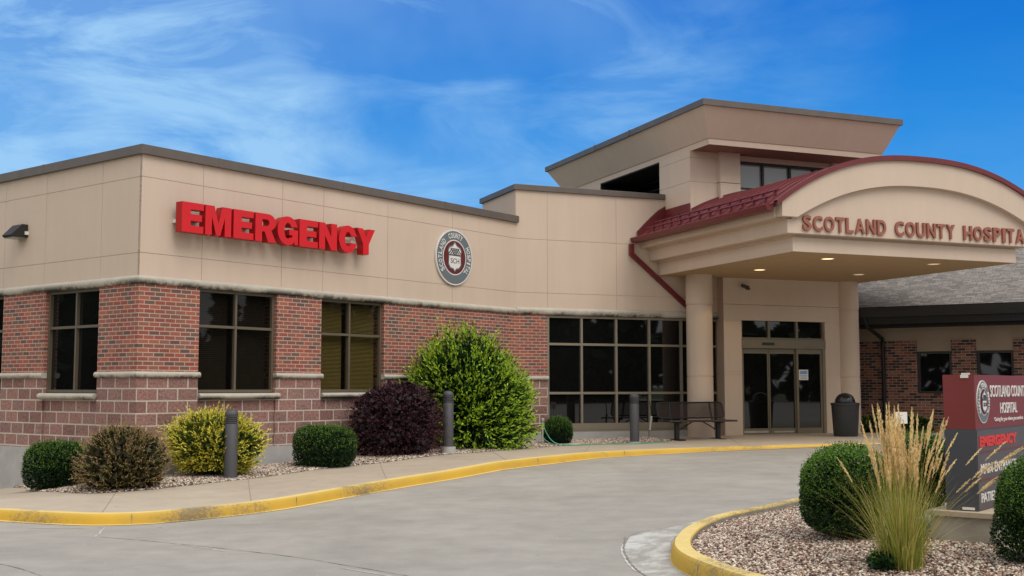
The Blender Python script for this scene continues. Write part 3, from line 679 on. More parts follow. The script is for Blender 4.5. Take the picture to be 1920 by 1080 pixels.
# EMERGENCY letters
sign = thing('emergency_sign', FA.W(3.1, -.1, 4.3), 'large red channel letters reading EMERGENCY on the tan stucco wall', 'sign')
LPX = [('E', 341, 381), ('M', 385, 433), ('E', 438, 475), ('R', 479, 518), ('G', 521, 559), ('E', 562, 596), ('N', 599, 632), ('C', 636, 670), ('Y', 670, 703)]
def px_on_y(F, px, py, y):
    r = ray(px, py); k = ((F.o[0]*F.y[0]+F.o[1]*F.y[1])+y)/(r[0]*F.y[0]+r[1]*F.y[1]); p = (r[0]*k, r[1]*k, CZ+r[2]*k)
    return F.loc(p)[0], p[2]
yf = -.30
# block-letter outlines in a unit box (flat-sided sign lettering)
BL = {'E': [[(0,0),(1,0),(1,.23),(.40,.23),(.40,.39),(.92,.39),(.92,.61),(.40,.61),(.40,.77),(1,.77),(1,1),(0,1)]],
 'M': [[(0,0),(.25,0),(.25,.62),(.42,0),(.58,0),(.75,.62),(.75,0),(1,0),(1,1),(.66,1),(.5,.42),(.34,1),(0,1)]],
 'N': [[(0,0),(.33,0),(.33,.52),(.68,0),(1,0),(1,1),(.67,1),(.67,.48),(.32,1),(0,1)]],
 'Y': [[(.34,0),(.66,0),(.66,.40),(1,1),(.67,1),(.5,.66),(.33,1),(0,1),(.34,.40)]]}
def arcpts(cx, cy, rx, ry, a0, a1, n=12): return [(cx+rx*math.cos(math.radians(a0+(a1-a0)*i/n)), cy+ry*math.sin(math.radians(a0+(a1-a0)*i/n))) for i in range(n+1)]
BL['C'] = [arcpts(.5,.5,.5,.5,-32,-328+0,26)[::1]]
BL['C'] = [[(.98,.36)]+arcpts(.5,.5,.5,.5,-38,-322,26)[1:-1]+[(.98,.64),(.66,.62)]+arcpts(.5,.5,.17,.27,50,310,12)+[(.66,.38)]]
BL['G'] = [[(1,.04),(1,.55),(.56,.55),(.56,.36),(.72,.36),(.70,.26)]+arcpts(.5,.5,.18,.28,-50,-310,12)+[(.66,.64),(.97,.66)]+arcpts(.5,.5,.5,.5,36,292,26)+[(.74,.06),(.80,.14),(.84,.04)]]
BL['R'] = [[(0,0),(.32,0),(.32,.36),(.44,.36),(.62,0),(1,0),(.76,.42)]+arcpts(.58,.70,.40,.30,-50,90,12)+[(0,1)]]
RHOLE = [(.32,.56),(.52,.56)]+arcpts(.54,.68,.12,.12,-60,60,6)+[(.52,.80),(.32,.80)]
from mathutils.geometry import tessellate_polygon
def block_letter(mb, F, ch, x0, x1, z0, z1, y0, y1):
    polys = list(BL[ch]); holes = [RHOLE[::-1]] if ch == 'R' else []
    loops = [polys[0]]+holes; T = lambda p, y: F.W(x0+p[0]*(x1-x0), y, z0+p[1]*(z1-z0))
    flat = [p for lp_ in loops for p in lp_]
    for t in tessellate_polygon([[Vector((p[0], p[1], 0)) for p in lp_] for lp_ in loops]):
        a, b, c = [flat[i] for i in t]
        if (b[0]-a[0])*(c[1]-a[1])-(b[1]-a[1])*(c[0]-a[0]) < 0: b, c = c, b
        mb.face([T(a, y1), T(b, y1), T(c, y1)], None, 0)
    for lp_ in loops:
        for i in range(len(lp_)):
            p, q = lp_[i], lp_[(i+1) % len(lp_)]; mb.face([T(p, y0), T(q, y0), T(q, y1), T(p, y1)], None, 1)
for ch, a, b in LPX:
    yc = 382.5+(a-341)*(432.5-382.5)/(702-341)
    x0, _ = px_on_y(FA, a, 420, yf); x1, _ = px_on_y(FA, b, 450, yf)
    m_ = MB(); ex = .012 if ch in 'GC' else 0
    block_letter(m_, FA, ch, x0, x1, 4.235-ex, 4.74+ex, -.13, yf)
    m_.build('letter', [SGR, SGR2], sign)
q = MB(); q.box(FA, .80, 5.12, -.128, -.013, 4.37, 4.50); q.build('raceway', mk('raceway_tan', srgb(216, 206, 192), .6), sign)
q = MB(); q.box(FA, .60, .72, -.15, -.013, 4.40, 4.46); q.lathe(FA.W(.66, -.12, 4.38), [(0, 0), (.045, .02), (.045, .15), (0, .17)], 10); q.build('junction_box', WHT, sign)

# round emblem plaque
def disc(mb, F, cx, cz, r, y, mi=0, n=64, r_in=0, back=None, ry=None):
    ry = ry or r
    P = lambda t, a, yy, rr=1.0: F.W(cx+(r if rr == 1 else rr)*math.cos(a), yy, cz+(ry if rr == 1 else rr)*math.sin(a))
    if r_in:
        for k in range(n):
            a, b = 2*math.pi*k/n, 2*math.pi*(k+1)/n
            mb.face([P(0, a, y, r_in), P(0, a, y), P(0, b, y), P(0, b, y, r_in)][::1], None, mi)
    else: mb.face([P(0, 2*math.pi*k/n, y) for k in range(n)], None, mi)
    if back is not None:
        for k in range(n):
            a, b = 2*math.pi*k/n, 2*math.pi*(k+1)/n; mb.face([P(0, a, back), P(0, b, back), P(0, b, y), P(0, a, y)], None, mi)
SHL = [(-.62, .42), (-.5, .62), (-.2, .72), (0, .95), (.2, .72), (.5, .62), (.62, .42), (.56, .1), (.58, -.45), (.42, -.66), (.12, -.72), (0, -.88), (-.12, -.72), (-.42, -.66), (-.58, -.45), (-.56, .1)]
def emblem(par, F, cx, cz, R, y, thick=.04):
    e = MB(); disc(e, F, cx, cz, R, y-thick, 2, back=y); disc(e, F, cx, cz, R*.955, y-thick-.002, 0); e.build('ring_plate', [EMG, EMM, EMW, EMK], par)
    e = MB(); disc(e, F, cx, cz, R*.64, y-thick-.004, 0); disc(e, F, cx, cz, R*.60, y-thick-.006, 1); e.build('centre_disc', [EMW, EMM], par)
    s = MB(); k = R*.56
    P = lambda p, q, kk=1.0: F.W(cx+p[0]*k*kk, y-thick-q, cz+p[1]*k*kk)
    s.face([P(p, .010, 1.10) for p in SHL][::-1], None, 0); s.face([P(p, .012, .98) for p in SHL][::-1], None, 1)
    # lattice in the chief, divider
    s.face([P((-.58, .1), .0135, .98), P((.58, .1), .0135, .98), P((.58, .18), .0135, .98), P((-.58, .18), .0135, .98)], None, 2)
    for i in range(-3, 4):
        for sg in (-1, 1):
            x = i*.22; w = .055; a = (x, .18); b = (x+sg*.42, .60 if abs(x+sg*.42) < .5 else .5)
            if abs(b[0]) > .52: continue
            s.face([P((a[0]-w, a[1]), .0145+.0005*(sg+1), .98), P((a[0]+w, a[1]), .0145+.0005*(sg+1), .98), P((b[0]+w, b[1]), .0145+.0005*(sg+1), .98), P((b[0]-w, b[1]), .0145+.0005*(sg+1), .98)], None, 2)
    s.build('shield', [EMG, EMW, EMK], par)
    t = MB(); put_text(t, F, 'SCH', cx-k*.40, cx+k*.42, cz-k*.38, cz-k*.06, y-thick-.011, .005, 0.0); t.build('monogram', EMK, par)
    t = MB()
    def arc_word(word, a0, a1):
        n_ = len(word)
        for i, ch in enumerate(word):
            ac = a0+(a1-a0)*((i+.5)/n_); r0, r1 = R*.70, R*.89; hw = abs(math.radians(a1-a0))/n_*R*.79*(.20 if ch == 'I' else .39)
            def fn(a, b, c, ac=ac, hw=hw):
                an = math.radians(ac); rr = r0+(r1-r0)*b; tx = (a-.5)*2*hw
                return F.W(cx+rr*math.cos(an)+tx*math.sin(an), y-thick-.002-.008*c, cz+rr*math.sin(an)-tx*math.cos(an))
            put_text(t, F, ch, 0, 0, 0, 0, 0, 0, .012, fn=fn)
    arc_word('SCOTLAND', 221, 131); arc_word('COUNTY', 116, 58); arc_word('HOSPITAL', 32, -46); t.build('lettering', EMW, par)
cx_, cz_ = 7.835, 4.455
pl = thing('wall_emblem', FA.W(cx_, 0, cz_), 'round grey and maroon hospital crest with shield mounted on the tan wall', 'emblem')
emblem(pl, FA, cx_, cz_, .605, -.013)

# wall pack light on left wall
wp = thing('wall_light', FL.W(-3.62, -.1, 4.42), 'black wedge-shaped light fixture on the upper left stucco wall', 'wall light')
q = MB(); q.prof(FL, [(-.013, 4.36), (-.30, 4.36), (-.33, 4.39), (-.12, 4.60), (-.013, 4.60)], -3.80, -3.45, m0=-.10, m1=.02); q.build('housing', BLK, wp)
q = MB(); q.box(FL, -3.78, -3.47, -.28, -.06, 4.345, 4.359); q.build('lens', mk('wall_light_lens', srgb(150, 150, 146), .3), wp)
q = MB(); q.box(FL, -3.449, -3.415, -.075, -.013, 4.41, 4.47); q.build('photocell', WHT, wp)

# ================================================================== ENTRANCE BLOCK (tall parapet, window bank, tower)
blk = thing('entrance_block', FB.W(0, 0, .38), 'taller tan stucco entrance block with wall of dark windows and flat overhanging tower roof', 'building')
ei, jo = MB(), MB()
panels(ei, jo, FB, [.0, .80, 2.62, 4.40, 6.2, 9.3], [3.50, 3.85, 5.11, 6.255])
FR = Fr(FB.W(0, 0), B+math.pi/2)    # left return: x from back up to 0
panels(ei, jo, FR, [-2.2, 0.0], [5.0, 6.255])
ei.build('stucco_wall', EI, blk); jo.build('wall_backing', JO, blk)
br = MB(); br.box(FB, 0, .80, 0, .3, 1.905, 3.42); br.build('brick_wall', BR, blk)
st = MB(); st.box(FB, 0, .80, 0, .3, .5, 1.82); st.build('block_wall', ST, blk)
q = MB(); q.prof(FB, bull(.055, ZS, ZP), 0, .82, m0=-T15, smooth=True); q.build('pier_sill', CS, blk)
q = MB(); q.prof(FB, bull(.06, 3.34, 3.50), 0, 5.45, m0=-T15, smooth=True); q.build('stone_band', CS, blk)
q = MB(); q.box(FB, -.02, 5.45, -.03, .4, -.2, .60); q.build('footing', CONB, blk)
q = MB(); CPW = CPP(6.255, .125, .06); q.prof(FB, CPW, 0, 3.99, m0=1); q.prof(FR, CPW, -2.28, 0, m1=-1); q.box(FB, 2.4, 2.44, -.064, 0, 6.258, 6.385); q.build('parapet_coping', CP, blk)
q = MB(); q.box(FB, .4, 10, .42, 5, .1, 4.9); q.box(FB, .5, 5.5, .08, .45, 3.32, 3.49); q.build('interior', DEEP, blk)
q = MB(); q.box(FB, .06, 4.3, .06, 2.2, 5, 6.24); q.build('roof', GUT, blk)
wb = window(blk, FB, .81, 5.47, .60, 3.33, [1.706, 2.626, 3.526, 4.42], [1.51, 2.66], fr=BRL, gl=GLS, y=.06, fw=.05, bar=.055)
q = MB(); q.box(FB, .86, 5.42, .02, .055, .65, .80); q.build('kick_panel', BRL, wb)
# vestibule with sliding door
VX0, VX1, VY = 5.42, 8.90, -.31
ves = MB(); D0x, D1x = 5.93, 8.44; DZ = .455; DT = 3.36
vj = MB()
for a, b in ((VX0, D0x), (D1x, VX1)):
    for z0, z1 in ((.3, 1.955), (1.967, 2.035), (2.047, 3.30)): ves.box(FB, a, b, VY, .3, z0, z1)
    ves.box(FB, a+.015, b-.004, VY+.012, .29, .3, 3.34)
panels(ves, vj, FB, [VX0, VX1], [3.31, 3.70, 4.36], y=VY+.006)
ves.box(FB, VX0+.02, VX1-.02, VY+.06, .3, 3.31, 4.36)
ves.build('vestibule_wall', EI, blk)
vj = MB()
vj.build('wall_reveal', JO, blk) if vj.v else None
dr = window(blk, FB, D0x, D1x, 2.84, DT, [6.78, 7.62], [], fr=DRF, gl=GLS, y=VY+.08, fw=.05, bar=.06, name='transom_window')
door = MB()      # operator header and jambs
door.box(FB, D0x, D1x, VY-.02, VY+.14, 2.62, 2.84); door.box(FB, D0x, D0x+.05, VY+.03, VY+.14, DZ, 2.62); door.box(FB, D1x-.09, D1x, VY+.0, VY+.14, DZ, 2.62)
do = door.build('sliding_door', DRF, blk)
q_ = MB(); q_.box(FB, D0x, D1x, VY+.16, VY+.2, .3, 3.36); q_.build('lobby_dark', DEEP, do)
def leafp(x0, x1, y, kick=.17):
    m_ = MB(); s_ = .055
    m_.box(FB, x0, x0+s_, y, y+.04, DZ+.01, 2.615); m_.box(FB, x1-s_, x1, y, y+.04, DZ+.01, 2.615)
    m_.box(FB, x0+s_, x1-s_, y+.002, y+.038, 2.49, 2.615); m_.box(FB, x0+s_, x1-s_, y+.002, y+.038, DZ+.01, DZ+kick)
    m_.build('door_leaf', DRF, do)
    g = MB(); g.face([FB.W(x0+s_, y+.02, DZ+kick), FB.W(x1-s_, y+.02, DZ+kick), FB.W(x1-s_, y+.02, 2.49), FB.W(x0+s_, y+.02, 2.49)]); g.build('door_glass', GLS, do)
leafp(D0x+.05, 6.79, VY+.09); leafp(6.76, 7.60, VY+.09); leafp(7.57, D1x-.09, VY+.03)
q = MB(); q.box(FB, 6.53, 6.86, VY-.055, VY-.021, 2.70, 2.76); q.build('door_sensor', BLK, do)
q = MB(); q.box(FB, D0x+.06, 6.74, VY+.082, VY+.089, DZ+.06, DZ+.11); q.box(FB, 6.90, 7.50, VY+.082, VY+.089, DZ+.06, DZ+.10); q.build('push_plate', mk('brushed_plate', srgb(170, 166, 156), .3), do)
nt_ = MB(); nt_.box(FB, 7.63, 7.91, VY+.018, VY+.028, 1.83, 2.09); nt = tag(nt_.build('door_notice', WHT), 'small white and blue paper notice taped to the right door glass', 'notice')
q = MB(); q.box(FB, 7.66, 7.88, VY+.015, VY+.0175, 1.98, 2.06)
for k in range(3): q.box(FB, 7.67, 7.87, VY+.0155, VY+.0175, 1.865+k*.035, 1.88+k*.035)
q.build('print', mk('notice_blue', srgb(120, 160, 200), .6), nt)
# columns
for bx, by in ((4.61, -.50), (9.20, -.20)):
    cz0 = .40
    for nm in ('column',):
        c = FB.W(bx, by, cz0); m_ = MB(); r = .315
        pr = [(r+.015, -.1), (r+.015, .10), (r, .105), (r, 1.49), (r-.012, 1.495), (r-.012, 1.515), (r, 1.52), (r, 3.22), (r-.012, 3.225), (r-.012, 3.245), (r+.008, 3.25), (r+.008, 3.98)]
        m_.lathe(c, pr, 40); m_.build('column', EI, blk)
# security camera
sc = thing('security_camera', FB.W(6.03, VY-.1, 4.12), 'small dark security camera above the entrance doors', 'camera')
q = MB(); p0 = Vector(FB.W(6.0, VY-.02, 4.13)); p1 = Vector(FB.W(5.97, VY-.14, 4.13)); q.tube([p0, p1], .018, 8); q.build('bracket', CAMM, sc)
q = MB(); d_ = Vector((FB.x[0], FB.x[1], -.12)).normalized(); q.tube([p1-d_*.10+Vector((0, 0, .02)), p1+d_*.09], .042, 12); q.tube([p1+d_*.02+Vector((0, 0, -.03)), p1+d_*.12+Vector((0, 0, -.03))], .034, 12); q.build('housing', CAMM, sc)

# tower: walls
tw, tj = MB(), MB()
TX, TY, TZ = 3.97, -1.24, 7.27
FT = Fr(FB.W(TX, TY), B+math.pi/2)   # tower left wall
panels(tw, tj, FB, [TX-.001, 4.72], [5.0, 6.52, 7.10, TZ], y=TY+.006)
panels(tw, tj, FT, [-1.47, -.03], [5.3, 6.52, 7.10, TZ], y=0.0)
tw.box(FB, TX+.05, 4.72, TY+.06, 0.24, 5, TZ); tw.box(FB, 4.72, 5.28, TY-.13, .0, 5, 6.515); tw.box(FB, 4.72, 5.28, TY-.13, .0, 6.53, TZ)
tw.box(FB, TX, 8.8, 3.55, 5.6, 5, TZ); tw.box(FB, 8.1, 8.75, TY, 3.6, 5, TZ)
tw.box(FB, 5.28, 8.1, TY+.1, TY+.3, 7.13, TZ); tw.box(FB, 5.28, 8.1, TY+.1, TY+.3, 5, 6.43)
tw.build('tower_wall', EI, blk); tj.build('tower_wall_backing', JO, blk)
window(blk, FB, 5.28, 8.1, 6.43, 7.13, [6.09, 6.885, 7.6], [], fr=BLK, gl=GLK, y=TY+.14, fw=.055, bar=.06, name='clerestory_window')
window(blk, FT, -3.5-1.24-.05, -1.47, 6.3, TZ-.06, [-2.3, -3.2], [6.95], fr=BLK, gl=GLS, y=1.1, fw=.06, name='clerestory_window')
q = MB(); q.box(FT, -4.76, -1.475, .01, 1.09, TZ-.06, TZ-.02); q.box(FT, -1.52, -1.475, .01, 1.2, 6.2, TZ-.02); q.box(FT, -4.79, -4.74, .01, 1.2, 6.2, TZ-.02); q.box(FT, -4.8, -1.4, 1.25, 1.3, 6.1, TZ); q.build('recess_shade', DEEP, blk)  # near-black sheets paint the deep shade inside the tower opening
q = MB(); q.box(FB, TX+.9, TX+2, .2, 3.6, 6.2, 6.38); q.build('roof_deck', GUT, blk)
# tower roof: lip, raking fascia, coping, soffit
BX0, BX1, BY0, BY1 = 4.0, 8.93, -2.05, 5.9
UX0, UX1, UY0, UY1 = 3.60, 9.16, -2.50, 6.35
def ring(mb, a, b, za, zb, mi=0):
    for i in range(4):
        j = (i+1) % 4; P = lambda q, z: FB.W(q[0], q[1], z)
        mb.face([P(a[i], za), P(a[j], za), P(b[j], zb), P(b[i], zb)], None, mi)
R_ = lambda x0, x1, y0, y1: [(x0, y0), (x1, y0), (x1, y1), (x0, y1)]
q = MB(); lo_ = R_(BX0, BX1, BY0, BY1); l2 = R_(BX0-.01, BX1+.01, BY0-.01, BY1+.01); up_ = R_(UX0, UX1, UY0, UY1)
ring(q, lo_, l2, TZ-.015, TZ+.12); ring(q, l2, R_(BX0-.03, BX1+.03, BY0-.03, BY1+.03), TZ+.12, TZ+.125); ring(q, R_(BX0-.03, BX1+.03, BY0-.03, BY1+.03), up_, TZ+.125, 8.04)
q.build('tower_fascia', EI, blk)
q = MB(); q.face([FB.W(*p, TZ-.015) for p in lo_][::-1]); q.build('tower_soffit', mk('tower_soffit_brown', srgb(140, 108, 96), .8), blk)
q = MB(); e = .05; c1 = R_(UX0-e, UX1+e, UY0-e, UY1+e); ring(q, up_, c1, 8.04, 8.04); ring(q, c1, c1, 8.04, 8.18); q.face([FB.W(*p, 8.18) for p in c1]); 
q.box(FB, UX0-e-.012, UX0-e, 1.0, 1.06, 8.045, 8.19); q.box(FB, UX0-e-.012, UX0-e, 3.0, 3.06, 8.045, 8.19)
q.build('tower_coping', CP, blk)

# ================================================================== CANOPY
can = thing('entrance_canopy', FB.W(6.8, -2.8, 4.37), 'tan entrance canopy with red barrel-vaulted metal roof over the sliding doors', 'canopy')
CXM, CW = 6.85, 3.53; YF = -5.75
def arcz(x, zt, h, w, p): return zt-h*min(1.0, abs((x-CXM)/w))**p
oz = lambda x: arcz(x, 6.385, 1.025, CW, 2.45)
iz = lambda x: arcz(x, 5.835, .81, 3.16, 2.3)
t1 = MB(); t1.box(FB, 3.76, 9.62, -5.52, -.02, 4.37, 4.66); t1.box(FB, 3.72, 9.66, -5.48, -.03, 4.66, 4.72); t1.build('lower_fascia', EI2, can)
t2 = MB(); t2.box(FB, 3.52, 9.86, -5.69, -.015, 4.715, 4.99); t2.box(FB, 3.47, 9.90, -5.64, -.01, 4.99, 5.03); t2.build('middle_fascia', EI2, can)
t3 = MB(); t3.box(FB, 3.27, 10.40, -5.60, -.012, 5.025, 5.23); t3.build('upper_fascia', EI2, can)
# recessed tympanum behind the arch band (stands on the middle fascia front)
n_ = 48; xs_ = [3.62+(10.05-3.62)*i/n_ for i in range(n_+1)]
ty = MB()
for a, b in zip(xs_[:-1], xs_[1:]): ty.face([FB.W(a, -5.685, 4.99), FB.W(b, -5.685, 4.99), FB.W(b, -5.685, oz(b)-.1), FB.W(a, -5.685, oz(a)-.1)])
ty.build('gable_panel', EI2, can)
ar = MB(); xo = [CXM-CW+2*CW*i/n_ for i in range(n_+1)]; y0_, y1_ = YF-.06, -5.55
def lowz(x): return iz(x) if abs(x-CXM) < 3.16 else 5.025
xo = sorted(xo+[CXM-3.16, CXM+3.16])
for a, b in zip(xo[:-1], xo[1:]):
    if b-a < 1e-4: continue
    ar.face([FB.W(a, y0_, lowz(a)), FB.W(b, y0_, lowz(b)), FB.W(b, y0_, oz(b)), FB.W(a, y0_, oz(a))])
    ar.face([FB.W(a, y0_, oz(a)), FB.W(b, y0_, oz(b)), FB.W(b, y1_, oz(b)), FB.W(a, y1_, oz(a))])
    ar.face([FB.W(a, y0_, lowz(a)), FB.W(a, y1_, lowz(a)), FB.W(b, y1_, lowz(b)), FB.W(b, y0_, lowz(b))])
for x in (xo[0], xo[-1]): ar.face([FB.W(x, y0_, 5.025), FB.W(x, y0_, oz(x)), FB.W(x, y1_, oz(x)), FB.W(x, y1_, 5.025)])
ar.build('arch_band', EI2, can)
# vault roof
rz_ = lambda x: oz(x)+.03
vr = MB(); xv = [3.17+(CXM*2-3.17*2)*i/64 for i in range(65)]
def vz(x): return rz_(max(x, CXM-CW)) if x < CXM else rz_(min(x, CXM+CW))
def vzz(x):
    if x < CXM-CW: return rz_(CXM-CW)-(CXM-CW-x)*.75
    if x > CXM+CW: return rz_(CXM+CW)-(x-CXM-CW)*.75
    return rz_(x)
def yback(x): return -.0 if x < TX+.0 else TY+.02
for a, b in zip(xv[:-1], xv[1:]):
    yb = yback((a+b)/2); vr.face([FB.W(a, -5.87, vzz(a)), FB.W(b, -5.87, vzz(b)), FB.W(b, yb, vzz(b)), FB.W(a, yb, vzz(a))], None, 0, True)
    vr.face([FB.W(a, -5.87, vzz(a)-.06), FB.W(b, -5.87, vzz(b)-.06), FB.W(b, -5.87, vzz(b)+.045), FB.W(a, -5.87, vzz(a)+.045)])
    vr.face([FB.W(a, -5.87, vzz(a)+.045), FB.W(b, -5.87, vzz(b)+.045), FB.W(b, -5.74, vzz(b)+.045), FB.W(a, -5.74, vzz(a)+.045)])
    vr.face([FB.W(a, -5.87, vzz(a)-.06), FB.W(b, -5.87, vzz(b)-.06), FB.W(b, -5.80, vzz(b)-.06), FB.W(a, -5.80, vzz(a)-.06)][::-1])
    vr.face([FB.W(b, -5.74, vzz(b)), FB.W(a, -5.74, vzz(a)), FB.W(a, -5.74, vzz(a)+.045), FB.W(b, -5.74, vzz(b)+.045)])
vo_ = vr.build('vault_roof', RED, can)
sm_ = MB(); y = -5.50
while y < -.05:
    for a, b in zip(xv[:-1], xv[1:]):
        if (a+b)/2 > TX and y > TY: continue
        P = lambda x, yy, h: FB.W(x, yy, vzz(x)+h)
        sm_.face([P(a, y-.007, .001), P(b, y-.007, .001), P(b, y-.007, .03), P(a, y-.007, .03)]); sm_.face([P(a, y-.007, .03), P(b, y-.007, .03), P(b, y+.007, .03), P(a, y+.007, .03)]); sm_.face([P(b, y+.007, .001), P(a, y+.007, .001), P(a, y+.007, .03), P(b, y+.007, .03)])
    y += .36
sm_.build('standing_seam', RED, vo_)
sg = MB()
for xr in (3.27, 3.50):
    sg.tube([FB.W(xr, -5.45, vzz(xr)+.11), FB.W(xr, -.35, vzz(xr)+.11)], .022, 6)
    y = -5.32
    while y < -.4: sg.obox(FB.W(xr, y, vzz(xr)+.05), (*FB.x, 0), (*FB.y, 0), (0, 0, 1), .03, .02, .05); y += .42
sg.build('snow_guard', RED2, vo_)
fl = MB()    # flashing up against the walls
for a, b in zip(xv[:-1], xv[1:]):
    if b < 4.0:
        ha, hb = [.14+.16*min(1, max(0, (x-3.17)/.6)) for x in (a, b)]
        fl.face([FB.W(a, -.06, vzz(a)-.01), FB.W(b, -.06, vzz(b)-.01), FB.W(b, -.06, vzz(b)+hb), FB.W(a, -.06, vzz(a)+ha)]); fl.face([FB.W(a, -.06, vzz(a)+ha), FB.W(b, -.06, vzz(b)+hb), FB.W(b, -.013, vzz(b)+hb), FB.W(a, -.013, vzz(a)+ha)])
    elif a < 8:
        yy = TY-.17 if a > 4.70 else TY-.05
        fl.face([FB.W(a, yy, vzz(a)-.01), FB.W(b, yy, vzz(b)-.01), FB.W(b, yy, vzz(b)+.07), FB.W(a, yy, vzz(a)+.07)]); fl.face([FB.W(a, yy, vzz(a)+.07), FB.W(b, yy, vzz(b)+.07), FB.W(b, yy+.3, vzz(b)+.07), FB.W(a, yy+.3, vzz(a)+.07)])
fl.box(FB, TX-.045, TX-.014, TY, -.055, vzz(TX)-.1, vzz(TX)+.20)
fl.build('flashing', RED2, can)
gt = MB(); gt.prof(FB, [(3.17, 5.13), (3.04, 5.14), (2.99, 5.25), (3.01, 5.265), (3.19, 5.265)], -5.72, -.02, axis='y'); gt.build('gutter', RED2, can)
gt = MB(); gt.prof(FB, [(10.55, 5.09), (10.71, 5.11), (10.76, 5.25), (10.73, 5.26), (10.53, 5.26)], -5.72, -.02, axis='y'); gt.build('gutter', RED2, can)
ds = MB()
def sqpipe(mb, P, w=.055, d=.04):
    for a, b in zip(P[:-1], P[1:]):
        a, b = Vector(a), Vector(b); ax = (b-a).normalized(); n3 = Vector((*FB.y, 0)); sd_ = ax.cross(n3)
        mb.obox((a+b)/2, ax, sd_, n3, (b-a).length/2+w*.5, w, d)
sqpipe(ds, [FB.W(3.00, -.075, 5.08), FB.W(3.00, -.075, 4.86), FB.W(4.74, -.07, 3.463), FB.W(4.74, -.07, 3.30)]); ds.build('downspout', RED2, can)
sf = MB(); sf.box(FB, 3.81, 9.60, -5.51, -.04, 4.362, 4.372); sf.build('soffit', mk('soffit_stucco', srgb(176, 146, 110), .9, .04, 3), can)
for k, (x, y, m) in enumerate(((5.18, -2.25, LMP), (5.19, -4.75, LMP), (8.04, -2.2, LMD), (8.03, -4.75, LMD))):
    c = FB.W(x, y, 4.355); q = MB(); q.lathe(c, [(.16, .006), (.16, 0), (.125, -.004), (.125, .004)], 28)
    l_ = q.build('downlight', mk('lamp_trim', srgb(206, 188, 150), .5) if k == 0 else MATS['lamp_trim'], can)
    q = MB(); q.lathe((c[0], c[1], c[2]-.001), [(.0, 0), (.124, 0)], 28); q.build('lamp_lens', m, l_)
    if k < 2:
        ld = bpy.data.lights.new('downlight_bulb', 'SPOT'); ld.energy = 35; ld.color = (1, .75, .4); ld.spot_size = math.radians(130); ld.shadow_soft_size = .1
        lo = bpy.data.objects.new('downlight_bulb', ld); COL.objects.link(lo); lo.location = (c[0]-WORG[can.name][0], c[1]-WORG[can.name][1], c[2]-.03-WORG[can.name][2]); lo.parent = can
# canopy lettering
cs_ = thing('canopy_lettering', FB.W(6.7, -5.7, 4.8), 'copper coloured letters reading SCOTLAND COUNTY HOSPITAL on the canopy front', 'sign')
words = [('SCOTLAND', 1505, 1661), ('COUNTY', 1678, 1790), ('HOSPITAL', 1806, 1966)]
for w, a, b in words:
    xa, _ = px_on_y(FB, a, 430, -5.71)
    xb = px_on_y(FB, b, 450, -5.71)[0] if b < 1930 else px_on_y(FB, b, 455, -5.71)[0]
    # advance widths
    wd = {'I': .38, 'C': 1, 'O': 1.08, 'T': .9, 'L': .82, 'S': .92, 'A': 1.06, 'N': 1.02, 'D': 1, 'U': 1, 'Y': 1, 'P': .94, 'H': 1.02}
    tot = sum(wd[c] for c in w)+.22*(len(w)-1); u = (xb-xa)/tot if w != 'HOSPITAL' else UU; UU = u; x = xa
    for ch in w:
        m_ = MB(); put_text(m_, FB, ch, x, x+wd[ch]*u, 4.775, 5.085, -5.688, .05, .026); m_.build('letter', LET, cs_); x += (wd[ch]+.22)*u

# ================================================================== BRICK WING (right)
bw = thing('brick_wing', FC.W(0, 0, .45), 'single storey brown brick wing with grey shingle roof behind the sign', 'building')
XE = 9.6
q = MB()
segs = [(-2.5, 1.56), (2.42, 3.02), (3.90, 4.75), (5.65, 6.5), (7.4, XE)]
for a, b in segs: q.box(FC, a, b, 0, .4, .0, 2.86)
for a, b in ((1.56, 2.42), (3.02, 3.90), (4.75, 5.65), (6.5, 7.4)): q.box(FC, a, b, .012, .4, 0, 1.44)
q.build('brick_wall', BR2, bw)
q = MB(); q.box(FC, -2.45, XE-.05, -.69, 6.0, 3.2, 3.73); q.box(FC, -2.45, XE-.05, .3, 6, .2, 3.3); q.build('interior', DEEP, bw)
q = MB(); q.box(FC, -2.5, XE, .03, .4, 2.575, 3.6); q.build('stucco_frieze', mk('shaded_frieze_stucco', srgb(148, 130, 112), .9, .1, 2), bw)  # eave shade is put into this darker frieze colour
for a, b in ((1.56, 2.42), (3.02, 3.90), (4.75, 5.65), (6.5, 7.4)):
    window(bw, FC, a+.005, b-.005, 1.49, 2.572, [], [], fr=BLK, gl=GLS, y=.09, fw=.06)
    s_ = MB(); s_.box(FC, a, b, -.03, .1, 1.44, 1.488); s_.build('window_sill', BR2, bw)
q = MB(); q.box(FC, -2.5, XE, -.75, .03, 3.27, 3.30); q.build('soffit', SOF, bw)
q = MB(); q.box(FC, -2.5, XE, -.78, -.74, 3.27, 3.45); q.box(FC, -2.5, XE, -.745, -.70, 3.3, 3.7); q.build('fascia', GUT, bw)
q = MB(); q.prof(FC, [(-.78, 3.44), (-.86, 3.45), (-.90, 3.60), (-.90, 3.70), (-.78, 3.70)], -2.5, XE); q.build('gutter', mk('eave_gutter', srgb(30, 28, 27), .5), bw)
RS = .50; rl = MB(); L_ = math.hypot(1, RS)
rl.face([FC.W(-2.5, -.80, 3.72), FC.W(XE, -.80, 3.72), FC.W(XE, 6.5, 3.72+7.3*RS), FC.W(-2.5, 6.5, 3.72+7.3*RS)], [(-2.5, 0), (XE, 0), (XE, 7.3*L_), (-2.5, 7.3*L_)])
rl.face([FC.W(XE, 13.8, 3.72), FC.W(-2.5, 13.8, 3.72), FC.W(-2.5, 6.5, 3.72+7.3*RS), FC.W(XE, 6.5, 3.72+7.3*RS)], [(0, 0), (30, 0), (30, 8), (0, 8)])
